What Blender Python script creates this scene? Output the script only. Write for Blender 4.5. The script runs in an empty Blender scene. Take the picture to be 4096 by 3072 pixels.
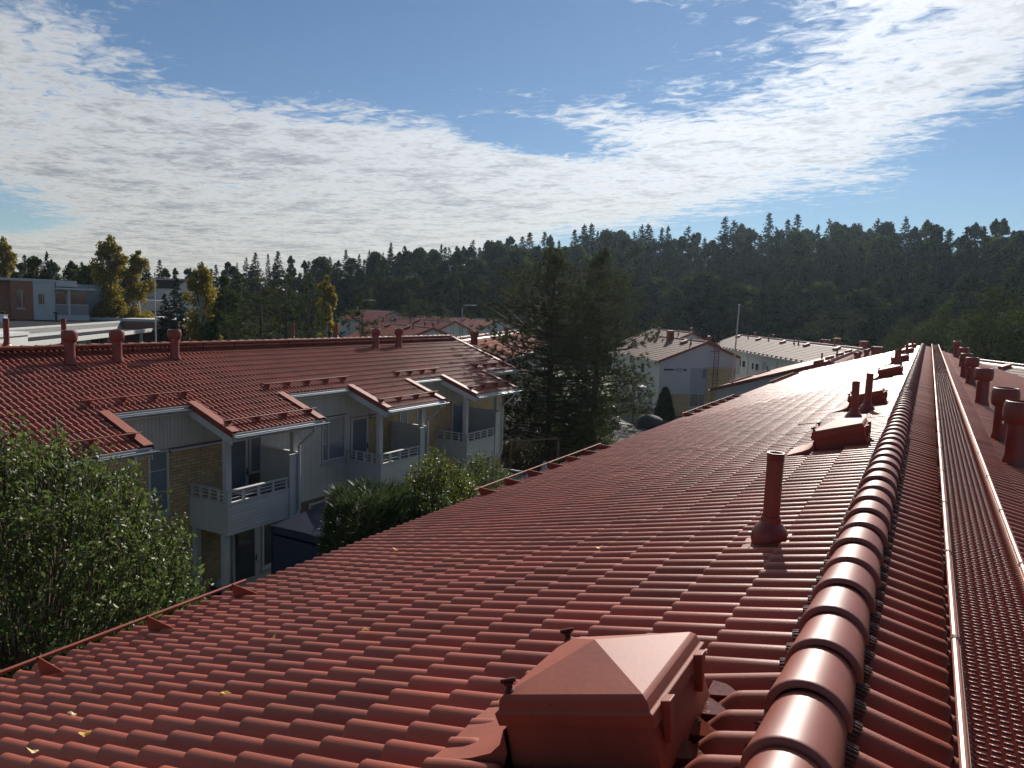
import bpy, bmesh, math, random
import numpy as np
from mathutils import Matrix, Vector
random.seed(7); RS = np.random.RandomState(11)
H = 9.0                      # eye height above the ground; +Y runs along the ridges
rad = math.radians
SC = bpy.context.scene
COL = SC.collection

# ------------------------------------------------------------------ camera
cam_d = bpy.data.cameras.new('camera'); cam = bpy.data.objects.new('camera', cam_d); COL.objects.link(cam)
SC.camera = cam
cam_d.sensor_width = 36; cam_d.lens = 720/1024*36; cam_d.clip_start = .05; cam_d.clip_end = 6000
_r = (.864912, .500888, .032238); _u = (-.079761, .073747, .994082); _f = (-.495546, .862365, -.103736)
cam.matrix_world = Matrix(((_r[0], _u[0], -_f[0], 0), (_r[1], _u[1], -_f[1], 0), (_r[2], _u[2], -_f[2], H), (0, 0, 0, 1)))

# ------------------------------------------------------------------ world and sun
SUN_EL, SUN_AZ = rad(31.1), rad(-12.5)            # azimuth from +Y towards +X
SD = Vector((math.sin(SUN_AZ)*math.cos(SUN_EL), math.cos(SUN_AZ)*math.cos(SUN_EL), math.sin(SUN_EL)))
SKY_STRENGTH = .050
world = bpy.data.worlds.new('World'); SC.world = world; world.use_nodes = True
def build_world():
    nt = world.node_tree; nt.nodes.clear(); N = nt.nodes.new; L = nt.links.new
    def val(x):
        n = N('ShaderNodeValue'); n.outputs[0].default_value = x; return n.outputs[0]
    def M(op, a, b=None, c=None, clamp=False):
        n = N('ShaderNodeMath'); n.operation = op; n.use_clamp = clamp
        for i, v in enumerate((a, b, c)):
            if v is None: continue
            if isinstance(v, (int, float)): n.inputs[i].default_value = v
            else: L(v, n.inputs[i])
        return n.outputs[0]
    def smooth(x, lo, hi):
        n = N('ShaderNodeMapRange'); n.interpolation_type = 'SMOOTHSTEP'
        L(x, n.inputs[0]); n.inputs[1].default_value = lo; n.inputs[2].default_value = hi
        n.inputs[3].default_value = 0; n.inputs[4].default_value = 1
        return n.outputs[0]
    sky = N('ShaderNodeTexSky'); sky.sky_type = 'NISHITA'; sky.sun_disc = False
    sky.sun_elevation = SUN_EL; sky.sun_rotation = SUN_AZ
    sky.altitude = 30; sky.air_density = 1.0; sky.dust_density = .0; sky.ozone_density = 4.2
    tc = N('ShaderNodeTexCoord'); sp = N('ShaderNodeSeparateXYZ'); L(tc.outputs['Generated'], sp.inputs[0])
    x, y, z = sp.outputs
    zc = M('ADD', M('MAXIMUM', z, .004), .012)
    px, py = M('DIVIDE', x, zc), M('DIVIDE', y, zc)
    pv = N('ShaderNodeCombineXYZ'); L(px, pv.inputs[0]); L(py, pv.inputs[1])
    def noise(scale, det, rough, sx=1, sy=1, rot=0, off=(0, 0, 0), dist=0):
        mp = N('ShaderNodeMapping'); L(pv.outputs[0], mp.inputs[0])
        mp.inputs['Scale'].default_value = (sx, sy, 1); mp.inputs['Rotation'].default_value = (0, 0, rot)
        mp.inputs['Location'].default_value = off
        n = N('ShaderNodeTexNoise'); n.noise_dimensions = '2D'; L(mp.outputs[0], n.inputs['Vector'])
        n.inputs['Scale'].default_value = scale; n.inputs['Detail'].default_value = det
        n.inputs['Roughness'].default_value = rough; n.inputs['Distortion'].default_value = dist
        return n.outputs[0]
    big = noise(.8, 3, .55, off=(3, 1, 0))
    mid = noise(2.6, 5, .6, 1, 1.4, .5, dist=.3)
    fine = noise(8.5, 5, .6, 1, 1.35, .55, dist=.6)
    fine2 = noise(15, 5, .6, 1, 1.3, -.3, (5, 2, 0), .3)
    def ell(cx, cy, rx, ry, rot=0):
        dx, dy = M('SUBTRACT', px, cx), M('SUBTRACT', py, cy)
        c, s = math.cos(rot), math.sin(rot)
        u = M('ADD', M('MULTIPLY', dx, c), M('MULTIPLY', dy, s)); v = M('SUBTRACT', M('MULTIPLY', dy, c), M('MULTIPLY', dx, s))
        u, v = M('DIVIDE', u, rx), M('DIVIDE', v, ry)
        return M('SUBTRACT', M('SQRT', M('ADD', M('MULTIPLY', u, u), M('MULTIPLY', v, v))), 1)
    hole = ell(-1.95, 2.0, 1.7, 1.0, .62)
    ul = M('ADD', M('MULTIPLY', M('ADD', px, 2.55), -.563), M('MULTIPLY', M('SUBTRACT', py, 1.5), -.826))
    hole = M('MAXIMUM', hole, M('MULTIPLY', ul, .9))
    back = M('MULTIPLY', M('ADD', py, M('MULTIPLY', px, -.22)), .6)                       # the blue gap in the altocumulus field
    tail = ell(-1.98, 3.55, .42, .8, -.25)
    hole2 = ell(-9.4, 4.2, 2.6, .75, -.5)
    l1 = M('SUBTRACT', M('MAXIMUM', M('ADD', M('MULTIPLY', M('SUBTRACT', py, 3.3), -.42), .30), -.36), px)      # the field's right edge
    l2 = M('MULTIPLY', M('SUBTRACT', M('SUBTRACT', 5.3, M('MULTIPLY', px, .73)), py), .35)   # and its far edge
    cov = M('MINIMUM', M('MINIMUM', hole, M('ADD', M('MULTIPLY', hole2, .6), .08)), M('MINIMUM', M('MULTIPLY', l1, 1.2), l2))
    cov = M('MINIMUM', cov, M('ADD', M('MULTIPLY', tail, 1.0), .25))
    cov = M('MINIMUM', M('MINIMUM', cov, back), .46)
    n1 = M('ADD', M('MULTIPLY', M('SUBTRACT', big, .5), .5), M('MULTIPLY', M('SUBTRACT', mid, .5), .8))
    n2 = M('ADD', M('MULTIPLY', M('SUBTRACT', fine, .5), 1.0), M('MULTIPLY', M('SUBTRACT', fine2, .5), .45))
    f = M('ADD', cov, M('ADD', n1, n2))
    dens = smooth(f, -.16, .40)
    thick = smooth(M('ADD', M('ADD', cov, M('MULTIPLY', n1, 1.5)), M('MULTIPLY', n2, .55)), .18, .95)
    dens = M('MULTIPLY', dens, smooth(z, .0, .03))
    # brightness of the cloud: white where thin and near the sun, grey undersides where thick
    dot = N('ShaderNodeVectorMath'); dot.operation = 'DOT_PRODUCT'; L(tc.outputs['Generated'], dot.inputs[0]); dot.inputs[1].default_value = SD
    cs = M('MAXIMUM', dot.outputs['Value'], 0)
    glow = M('ADD', M('MULTIPLY', M('POWER', cs, 5), .27), M('MULTIPLY', M('POWER', cs, 40), .3))
    lum = M('MULTIPLY', M('ADD', .43, glow), M('SUBTRACT', 1, M('MULTIPLY', thick, M('SUBTRACT', .48, M('MULTIPLY', M('POWER', cs, 5), .16)))))
    lum = M('MULTIPLY', lum, M('SUBTRACT', 1.08, M('MULTIPLY', smooth(M('ADD', M('MULTIPLY', fine, .6), M('MULTIPLY', fine2, .4)), .40, .62), .13)))
    low = smooth(z, .02, .22)
    tint = N('ShaderNodeMix'); tint.data_type = 'RGBA'; L(low, tint.inputs['Factor'])
    tint.inputs['A'].default_value = (.97, .94, .86, 1); tint.inputs['B'].default_value = (.96, .98, 1, 1)
    greyt = N('ShaderNodeMix'); greyt.data_type = 'RGBA'; L(M('MULTIPLY', thick, .55), greyt.inputs['Factor'])
    L(tint.outputs['Result'], greyt.inputs['A']); greyt.inputs['B'].default_value = (.80, .88, 1.0, 1)
    ccol = N('ShaderNodeVectorMath'); ccol.operation = 'SCALE'; L(greyt.outputs['Result'], ccol.inputs[0]); L(lum, ccol.inputs['Scale'])
    # clear sky
    sks = N('ShaderNodeVectorMath'); sks.operation = 'SCALE'; L(sky.outputs[0], sks.inputs[0]); sks.inputs['Scale'].default_value = SKY_STRENGTH
    mix = N('ShaderNodeMix'); mix.data_type = 'RGBA'; L(M('MULTIPLY', dens, .93), mix.inputs['Factor'])
    L(sks.outputs[0], mix.inputs['A']); L(ccol.outputs[0], mix.inputs['B'])
    bg = N('ShaderNodeBackground'); L(mix.outputs['Result'], bg.inputs[0]); bg.inputs[1].default_value = 1.0
    out = N('ShaderNodeOutputWorld'); L(bg.outputs[0], out.inputs[0])
build_world()
world.cycles.sampling_method = 'MANUAL'; world.cycles.sample_map_resolution = 512
sl = bpy.data.lights.new('sun', 'SUN'); sl.energy = 5.0; sl.angle = rad(.53); sl.color = (1, .94, .85)
so = bpy.data.objects.new('sun', sl); COL.objects.link(so); so.rotation_euler = SD.to_track_quat('Z', 'Y').to_euler()
SC.view_settings.view_transform = 'Standard'; SC.view_settings.look = 'None'
SC.view_settings.exposure = 0.52; SC.view_settings.gamma = 1.0
SC.cycles.max_bounces = 4; SC.cycles.diffuse_bounces = 2; SC.cycles.glossy_bounces = 2
SC.cycles.transmission_bounces = 3; SC.cycles.transparent_max_bounces = 6
SC.cycles.caustics_reflective = False; SC.cycles.caustics_refractive = False

# ------------------------------------------------------------------ materials
MATS = {}
def pmat(name, col, rough=.6, metal=0.0, var=.12, vscale=2.0, bump=0.0, bscale=150, spec=.5, col2=None, island=0.0,
         transl=0.0, objvar=0.0, coat=0.0, fleck=None):
    m = bpy.data.materials.new(name); m.use_nodes = True; nt = m.node_tree; nt.nodes.clear()
    N = nt.nodes.new; L = nt.links.new
    out = N('ShaderNodeOutputMaterial'); b = N('ShaderNodeBsdfPrincipled')
    geo = N('ShaderNodeNewGeometry')
    no = N('ShaderNodeTexNoise'); L(geo.outputs['Position'], no.inputs['Vector']); no.inputs['Scale'].default_value = vscale
    no.inputs['Detail'].default_value = 5; no.inputs['Roughness'].default_value = .62
    mr = N('ShaderNodeMapRange'); L(no.outputs[0], mr.inputs[0]); mr.inputs[1].default_value = .28; mr.inputs[2].default_value = .72
    mr.inputs[3].default_value = 1-var; mr.inputs[4].default_value = 1+var
    fac = mr.outputs[0]
    def mul(a, k, src):
        r = N('ShaderNodeMapRange'); L(src, r.inputs[0]); r.inputs[3].default_value = 1-k; r.inputs[4].default_value = 1+k
        mm = N('ShaderNodeMath'); mm.operation = 'MULTIPLY'; L(a, mm.inputs[0]); L(r.outputs[0], mm.inputs[1]); return mm.outputs[0]
    oi = None
    if island: fac = mul(fac, island, geo.outputs['Random Per Island'])
    if objvar:
        oi = N('ShaderNodeObjectInfo'); fac = mul(fac, objvar, oi.outputs['Random'])
    base = N('ShaderNodeRGB'); base.outputs[0].default_value = (*col, 1); c = base.outputs[0]
    if col2 is not None:
        mx = N('ShaderNodeMix'); mx.data_type = 'RGBA'; mx.inputs['A'].default_value = (*col, 1); mx.inputs['B'].default_value = (*col2, 1)
        if island:
            wn = N('ShaderNodeMath'); wn.operation = 'FRACT'; w2 = N('ShaderNodeMath'); w2.operation = 'MULTIPLY'; w2.inputs[1].default_value = 7.31
            L(geo.outputs['Random Per Island'], w2.inputs[0]); L(w2.outputs[0], wn.inputs[0]); L(wn.outputs[0], mx.inputs['Factor'])
        else: L(no.outputs[0], mx.inputs['Factor'])
        c = mx.outputs['Result']
    sc = N('ShaderNodeVectorMath'); sc.operation = 'SCALE'; L(c, sc.inputs[0]); L(fac, sc.inputs['Scale']); colout = sc.outputs[0]
    if fleck:
        vn = N('ShaderNodeTexNoise'); L(geo.outputs['Position'], vn.inputs['Vector']); vn.inputs['Scale'].default_value = fleck[1]; vn.inputs['Detail'].default_value = 3
        fr = N('ShaderNodeMapRange'); L(vn.outputs[0], fr.inputs[0]); fr.inputs[1].default_value = fleck[2]; fr.inputs[2].default_value = fleck[2]+.06
        fm = N('ShaderNodeMix'); fm.data_type = 'RGBA'; L(fr.outputs[0], fm.inputs['Factor']); L(colout, fm.inputs['A']); fm.inputs['B'].default_value = (*fleck[0], 1)
        colout = fm.outputs['Result']
    L(colout, b.inputs['Base Color'])
    b.inputs['Roughness'].default_value = rough; b.inputs['Metallic'].default_value = metal
    b.inputs['Specular IOR Level'].default_value = spec
    if coat: b.inputs['Coat Weight'].default_value = coat; b.inputs['Coat Roughness'].default_value = .2
    if bump:
        bn = N('ShaderNodeTexNoise'); L(geo.outputs['Position'], bn.inputs['Vector']); bn.inputs['Scale'].default_value = bscale
        bn.inputs['Detail'].default_value = 3
        bp = N('ShaderNodeBump'); bp.inputs['Strength'].default_value = min(1, bump); bp.inputs['Distance'].default_value = .6/bscale
        L(bn.outputs[0], bp.inputs['Height']); L(bp.outputs[0], b.inputs['Normal'])
    if transl:
        tr = N('ShaderNodeBsdfTranslucent'); L(colout, tr.inputs[0])
        ms = N('ShaderNodeMixShader'); ms.inputs[0].default_value = transl
        L(b.outputs[0], ms.inputs[1]); L(tr.outputs[0], ms.inputs[2]); L(ms.outputs[0], out.inputs[0])
    else: L(b.outputs[0], out.inputs[0])
    MATS[name] = m
    return m
pmat('tile', (.25, .058, .034), .46, var=.20, vscale=1.3, bump=.55, bscale=260, objvar=.13, island=.13, spec=.36, fleck=((.10, .03, .025), 60, .74))
pmat('tile_matte', (.20, .055, .042), .85, var=.14, vscale=.9, spec=.15)
pmat('tile_glare', (.17, .11, .09), .66, var=.14, vscale=.9, objvar=.08, spec=.25)  # red tile greyed and paled: the glare on far roofs put into the colour
pmat('tile_far', (.20, .050, .036), .55, var=.16, vscale=.9, objvar=.08, spec=.35)
pmat('ridge', (.21, .050, .031), .46, var=.14, vscale=3, bump=.3, bscale=420, objvar=.07, spec=.55, fleck=((.09, .03, .025), 34, .70))
pmat('redmetal', (.225, .052, .030), .60, var=.14, vscale=5, bump=.06, bscale=60, spec=.32, fleck=((.12, .03, .02), 22, .72))
pmat('redplastic', (.17, .036, .024), .45, var=.08, vscale=6, bump=.1, bscale=200)
pmat('darkred', (.075, .018, .015), .7, var=.12, spec=.2)
pmat('black', (.012, .011, .012), .5, var=.2, vscale=9)
pmat('bristle', (.07, .03, .024), .6, var=.3, vscale=40)
pmat('steelrail', (.30, .13, .09), .45, metal=.4, var=.1, vscale=6)
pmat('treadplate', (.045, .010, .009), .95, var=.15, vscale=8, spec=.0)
pmat('tread_lit', (.26, .10, .075), .38, var=.15, vscale=8, spec=.5)  # paler than the plate: sun on the pressed edges put into the colour
pmat('galvdark', (.15, .16, .18), .55, metal=.3, var=.18, vscale=5)
pmat('galv', (.50, .52, .54), .38, metal=.75, var=.18, vscale=5)
pmat('white', (.50, .50, .485), .55, var=.07, vscale=1.7, bump=.15, bscale=60)
pmat('whitewood', (.51, .51, .49), .5, var=.09, vscale=2.3, objvar=.05, bump=.2, bscale=50)
pmat('plaster', (.50, .50, .49), .85, var=.05, vscale=.8, bump=.3, bscale=40)
pmat('greypanel', (.33, .34, .36), .7, var=.06)
pmat('brick', (.50, .37, .20), .85, var=.15, vscale=7, objvar=.14, bump=.5, bscale=120, island=.08)
pmat('mortar', (.16, .13, .10), .95, var=.12, vscale=20)
pmat('brickred', (.33, .14, .085), .85, var=.15, vscale=3, objvar=.12, island=.15)
pmat('mortarpale', (.34, .27, .22), .95, var=.1)
pmat('glass', (.045, .055, .07), .06, var=.25, vscale=.7, spec=.8)
pmat('blindglass', (.17, .20, .24), .12, var=.12, vscale=.8, spec=.7)
pmat('doorpaint', (.30, .33, .38), .5, var=.08)
pmat('asphalt', (.085, .08, .075), .95, var=.18, vscale=.9, bump=.5, bscale=60, fleck=((.13, .12, .11), 35, .62), spec=.1)
pmat('paving', (.24, .225, .20), .9, var=.2, vscale=1.4, bump=.4, bscale=30)
pmat('kerbstone', (.34, .33, .31), .85, var=.15)
pmat('grass', (.045, .07, .02), .9, var=.4, vscale=.5, col2=(.08, .09, .03))
pmat('stone', (.035, .035, .036), .85, var=.3, vscale=3, bump=.8, bscale=12)
pmat('bitumen', (.022, .023, .026), .95, var=.2, vscale=.6, spec=.05)
pmat('bark', (.10, .065, .045), .95, var=.35, vscale=9, bump=.9, bscale=22)
pmat('pinebark', (.085, .052, .036), .95, var=.35, vscale=6, bump=.9, bscale=14)
pmat('birchbark', (.45, .43, .40), .85, var=.45, vscale=5)
pmat('leaf_apple', (.075, .115, .026), .48, var=.3, vscale=2.5, island=.35, col2=(.105, .135, .035), transl=.38, spec=.3)
pmat('leaf_yellow', (.12, .13, .018), .4, var=.25, vscale=2.5, island=.35, col2=(.10, .14, .025), transl=.40)
pmat('leaf_bush', (.085, .14, .02), .4, var=.25, vscale=2.5, island=.3, col2=(.12, .15, .02), transl=.40)
pmat('leaf_hedge', (.15, .105, .035), .5, var=.25, vscale=2.5, island=.35, col2=(.10, .10, .03), transl=.3)
pmat('thuja', (.045, .072, .022), .5, var=.3, vscale=2, island=.35, col2=(.065, .085, .03), transl=.25)
pmat('pine_needle', (.060, .080, .032), .5, var=.3, vscale=1.2, island=.35, col2=(.070, .078, .036), transl=.30, spec=0.0)
pmat('spruce', (.025, .041, .021), .6, var=.3, vscale=.3, island=.4, objvar=.25, col2=(.030, .042, .022), transl=.18, spec=0.0)
pmat('birch', (.066, .080, .023), .5, var=.3, vscale=.35, island=.35, objvar=.28, col2=(.040, .058, .020), transl=.30, spec=0.0)
pmat('birch_yellow', (.30, .21, .035), .5, var=.3, vscale=.5, island=.35, objvar=.15, col2=(.17, .16, .03), transl=.45, spec=0.0)
pmat('bluefabric', (.035, .042, .075), .75, var=.15, vscale=3)
pmat('palefabric', (.42, .44, .46), .8, var=.12, vscale=5)
pmat('bluebin', (.02, .035, .11), .45, var=.1)
pmat('timber', (.26, .17, .10), .8, var=.2, vscale=6)
pmat('greywood', (.30, .29, .27), .8, var=.2, vscale=6)
pmat('leaf_fallen', (.62, .38, .05), .6, var=.25, vscale=60, transl=.2)
pmat('leaf_pale', (.55, .42, .20), .6, var=.25, vscale=60, transl=.2)
pmat('puddle', (.10, .026, .018), .03, var=.05, spec=.4, bump=.10, bscale=18)
pmat('paintline', (.6, .6, .58), .8, var=.2, vscale=6)
pmat('cover', (.02, .022, .03), .8, var=.25, vscale=5)

# ------------------------------------------------------------------ helpers
def tag(o, label=None, cat=None, group=None, kind=None):
    if label: o['label'] = label
    if cat: o['category'] = cat
    if group: o['group'] = group
    if kind: o['kind'] = kind
    return o
def empty(name, loc=(0, 0, 0), rz=0, label=None, cat=None, group=None):
    o = bpy.data.objects.new(name, None); COL.objects.link(o); o.location = loc; o.rotation_euler = (0, 0, rz); o.empty_display_size = .2
    return tag(o, label, cat, group)
def mesh_np(name, V, F, smooth=False):
    V = np.asarray(V, np.float32); F = np.asarray(F, np.int32); k = F.shape[1]
    me = bpy.data.meshes.new(name); me.vertices.add(len(V)); me.vertices.foreach_set('co', V.ravel())
    me.loops.add(F.size); me.loops.foreach_set('vertex_index', F.ravel())
    me.polygons.add(len(F)); me.polygons.foreach_set('loop_start', np.arange(0, F.size, k, dtype=np.int32))
    me.polygons.foreach_set('loop_total', np.full(len(F), k, np.int32))
    if smooth: me.polygons.foreach_set('use_smooth', np.ones(len(F), bool))
    me.update(calc_edges=True)
    return me
def link(name, me, mat=None, parent=None, loc=None):
    o = bpy.data.objects.new(name, me); COL.objects.link(o)
    if mat is not None and len(me.materials) == 0: me.materials.append(MATS[mat])
    if parent is not None: o.parent = parent
    if loc is not None: o.location = loc
    return o
class MB:
    """collects shapes; coordinates are those of the thing it is built for"""
    def __init__(s, org=(0, 0, 0)): s.v = []; s.f = []; s.o = Vector(org)
    def add(s, vs, fs):
        n = len(s.v); s.v += [tuple(Vector(v)-s.o) for v in vs]; s.f += [tuple(i+n for i in f) for f in fs]; return s
    def box(s, x0, x1, y0, y1, z0, z1):
        if x1 < x0: x0, x1 = x1, x0
        if y1 < y0: y0, y1 = y1, y0
        return s.add([(x0, y0, z0), (x1, y0, z0), (x1, y1, z0), (x0, y1, z0), (x0, y0, z1), (x1, y0, z1), (x1, y1, z1), (x0, y1, z1)],
                     [(0, 3, 2, 1), (4, 5, 6, 7), (0, 1, 5, 4), (1, 2, 6, 5), (2, 3, 7, 6), (3, 0, 4, 7)])
    def hexa(s, b, t):   # bottom loop and top loop of n points
        n = len(b); fs = [tuple(range(n-1, -1, -1)), tuple(range(n, 2*n))]
        for i in range(n): j = (i+1) % n; fs.append((i, j, n+j, n+i))
        return s.add(list(b)+list(t), fs)
    def tube(s, pts, r, seg=8, caps=True):
        pts = [Vector(p) for p in pts]; n = len(pts); rs = r if hasattr(r, '__len__') else [r]*n
        vs = []; fs = []; ref = Vector((.31, .17, .93)).normalized()
        for i, p in enumerate(pts):
            d = (pts[min(i+1, n-1)]-pts[max(i-1, 0)]).normalized()
            a = d.cross(ref)
            if a.length < .05: a = d.cross(Vector((1, 0, 0)))
            a.normalize(); b = d.cross(a)
            for k in range(seg):
                t = 2*math.pi*k/seg; vs.append(p+(a*math.cos(t)+b*math.sin(t))*rs[i])
        for i in range(n-1):
            for k in range(seg):
                k2 = (k+1) % seg; fs.append((i*seg+k, i*seg+k2, (i+1)*seg+k2, (i+1)*seg+k))
        if caps: fs.append(tuple(range(seg-1, -1, -1))); fs.append(tuple((n-1)*seg+k for k in range(seg)))
        return s.add(vs, fs)
    def lathe(s, prof, c=(0, 0, 0), seg=20, M_=None):
        vs = []; fs = []; n = len(prof)
        for r, z in prof:
            for k in range(seg):
                t = 2*math.pi*k/seg; v = Vector((r*math.cos(t), r*math.sin(t), z))
                if M_ is not None: v = M_ @ v
                vs.append(v+Vector(c))
        for i in range(n-1):
            for k in range(seg):
                k2 = (k+1) % seg; fs.append((i*seg+k, i*seg+k2, (i+1)*seg+k2, (i+1)*seg+k))
        return s.add(vs, fs)
    def build(s, name, mat, parent=None, smooth=False, bevel=0, angle=35):
        me = bpy.data.meshes.new(name)
        me.from_pydata(s.v, [], s.f); me.validate()
        if bevel or smooth:
            bm = bmesh.new(); bm.from_mesh(me)
            if bevel:
                bmesh.ops.remove_doubles(bm, verts=bm.verts, dist=1e-5)
                es = [e for e in bm.edges if len(e.link_faces) == 2 and e.calc_face_angle(0) > .5]
                bmesh.ops.bevel(bm, geom=es, offset=bevel, segments=2, profile=.6, affect='EDGES')
            if smooth:
                for f in bm.faces: f.smooth = True
                for e in bm.edges:
                    if len(e.link_faces) == 2 and e.calc_face_angle(0) > rad(angle): e.smooth = False
            bm.to_mesh(me); bm.free()
        me.update()
        return link(name, me, mat, parent)

# ------------------------------------------------------------------ concrete roof tiles
TW, TG, TA, TT = .30, .3593, .056, .033     # cover width, gauge, roll height, step of a course
def roll_h(u):
    u = np.asarray(u, float); h = np.zeros_like(u)
    for c in (.075, .225):
        d = np.abs(u-c)/.060; h = np.maximum(h, np.where(d < 1, 1-np.minimum(d, 1)**2.1, 0))
    return TA*h
def tile_mesh_arrays(lod):
    """local axes: x = width (u), y = up the slope (v), z = normal; z = 0 is the crest plane of the noses"""
    if lod == 0:
        us = [0.0]
        for c in (.075, .225): us += [c+d for d in (-.060, -.054, -.044, -.030, -.015, 0, .015, .030, .044, .054, .060)]
        us += [.30]; us = np.array(us); h = roll_h(us)
        h[-2] += .010; h[-3] += .004                                   # the lip over the next tile
        us2 = np.insert(us, len(us)-1, us[-2]+.001); h2 = np.insert(h, len(h)-1, 0.0); us, h = us2, h2
        rows = [(0.004, -.033), (0.0, -.026), (0.001, -.014), (.007, -.005), (.020, 0), (TG+.06, 0)]
    else:
        us = np.array([0, .015, .030, .052, .075, .098, .120, .135, .165, .180, .202, .225, .248, .270, .285, .30]) if lod == 1 else np.array([0, .022, .075, .128, .172, .225, .278, .30])
        h = roll_h(us); rows = [(0.0, -.029), (.002, -.006), (.02, 0), (TG+.02, 0)]
    V = [(u, v, hh-TA+dz-TT*v/TG) for v, dz in rows for u, hh in zip(us, h)]
    n = len(us); F = [(r*n+i, r*n+i+1, (r+1)*n+i+1, (r+1)*n+i) for r in range(len(rows)-1) for i in range(n-1)]
    return np.array(V), np.array(F)
TILE = {k: tile_mesh_arrays(k) for k in (0, 1, 2)}
_tm = {}
def tile_mesh(mat):
    if mat not in _tm:
        me = mesh_np('roof_tile', *TILE[0], smooth=True); me.materials.append(MATS[mat]); _tm[mat] = me
    return _tm[mat]
def slope_frame(side, ang):
    c, s = math.cos(ang), math.sin(ang)
    V = np.array([-side*c, 0, s]); N = np.array([side*s, 0, c]); U = np.array([0, side, 0.])
    return U, V, N
CAMP = np.array([0, 0, H]); CF = np.array(_f); CR = np.array(_r); CU = np.array(_u)
def in_view(P, m=1.06):
    d = P-CAMP; w = d@CF
    return w > .3 and abs(d@CR)/w < .711*m and abs(d@CU)/w < .533*m
def lay_tiles(root, roof, side, ang, ridge, y0, y1, voff, rows_of, mat='tile', n_single=0, lod=1, lod0_dist=0, to_world=None, skip=None):
    """tiles of one slope in the frame of the house; ridge = (x, z) of the crest plane at the ridge;
    voff = distance down the slope from the ridge to the nose of course 0; rows_of(y) = number of courses there"""
    U, V, N = slope_frame(side, ang); R3 = np.array([U, V, N])   # rows: local axes
    ncol = int(round((y1-y0)/TW)); P = []
    for c in range(ncol):
        y = y0+c*TW+TW/2
        for r in range(rows_of(y)):
            v = voff+r*TG
            org = np.array([ridge[0], y-side*TW/2, ridge[1]])-V*v
            if skip is not None and skip(y, v): continue
            P.append(org+RS.normal(0, .0012, 3)+N*RS.normal(0, .0012))
    P = np.array(P)
    cen = P+U*(TW/2)+V*(TG/2)
    W = cen if to_world is None else np.array([to_world(c) for c in cen])
    dist = np.linalg.norm(W-CAMP, axis=1)
    single = np.zeros(len(P), bool)
    if n_single:
        vis = np.array([in_view(w) for w in W]); order = np.argsort(np.where(vis, dist, 1e9))[:n_single]
        single[order] = vis[order]
    lo = np.array(root.location) if to_world is None else np.zeros(3)
    R4 = Matrix((U, V, N)).transposed().to_4x4()
    for i in np.where(single)[0]:
        o = link('roof_tile', tile_mesh(mat), None, roof)
        jit = Matrix.Rotation(RS.normal(0, .004), 4, 'Y') @ Matrix.Rotation(RS.normal(0, .003), 4, 'X')
        o.matrix_local = Matrix.Translation(P[i]-lo) @ R4 @ jit
    rest = ~single
    near = rest & (dist < lod0_dist); far = rest & ~near
    vs, fs, n = [], [], 0
    for msk, lv in ((near, 0), (far, lod)):
        if not msk.any(): continue
        tv, tf = TILE[lv]; tvw = tv @ R3
        A = (P[msk]-lo)[:, None, :]+tvw[None]; A = A.reshape(-1, 3)
        B = (tf[None]+(np.arange(msk.sum())*len(tv))[:, None, None]).reshape(-1, 4)+n
        vs.append(A); fs.append(B); n += len(A)
    if vs:
        o = link('roof_tiles', mesh_np('roof_tiles', np.concatenate(vs), np.concatenate(fs), smooth=True), mat, roof)
        tag(o, kind='stuff')
_rt = {}
def ridge_tile_mesh(mat, seg):
    if (mat, seg) in _rt: return _rt[(mat, seg)]
    # barrel tapering towards +y, a thick lip at the -y end; local y along the ridge
    vs, fs = [], []
    R0, R1, L = .134, .116, .43
    prof = [(0.0, R0-.024), (0.0, R0-.004), (.006, R0+.001), (.02, R0+.002), (.10, R0-.003), (L, R1)]
    for y, r in prof:
        for k in range(seg+1):
            t = math.pi*(.5+(k/seg-.5)*1.02); vs.append((r*math.cos(t)*1.0, y, r*math.sin(t)*.94))
    n = seg+1
    for i in range(len(prof)-1):
        for k in range(seg): fs.append((i*n+k, i*n+k+1, (i+1)*n+k+1, (i+1)*n+k))
    me = mesh_np('ridge_tile', vs, fs, smooth=True); me.materials.append(MATS[mat]); _rt[(mat, seg)] = me
    return me
def ridge_row(roof, x, z, y0, y1, lo, mat='ridge', seg=18, flip=False, pitch=.367):
    n = int((y1-y0)/pitch)
    for i in range(n):
        o = link('ridge_tile', ridge_tile_mesh(mat, seg), None, roof)
        o.location = Vector((x+random.gauss(0, .0025), y0+i*pitch, z+random.gauss(0, .002)))-Vector(lo)
        o.rotation_euler = (-.036+random.gauss(0, .002), random.gauss(0, .006), random.gauss(0, .004))
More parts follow.
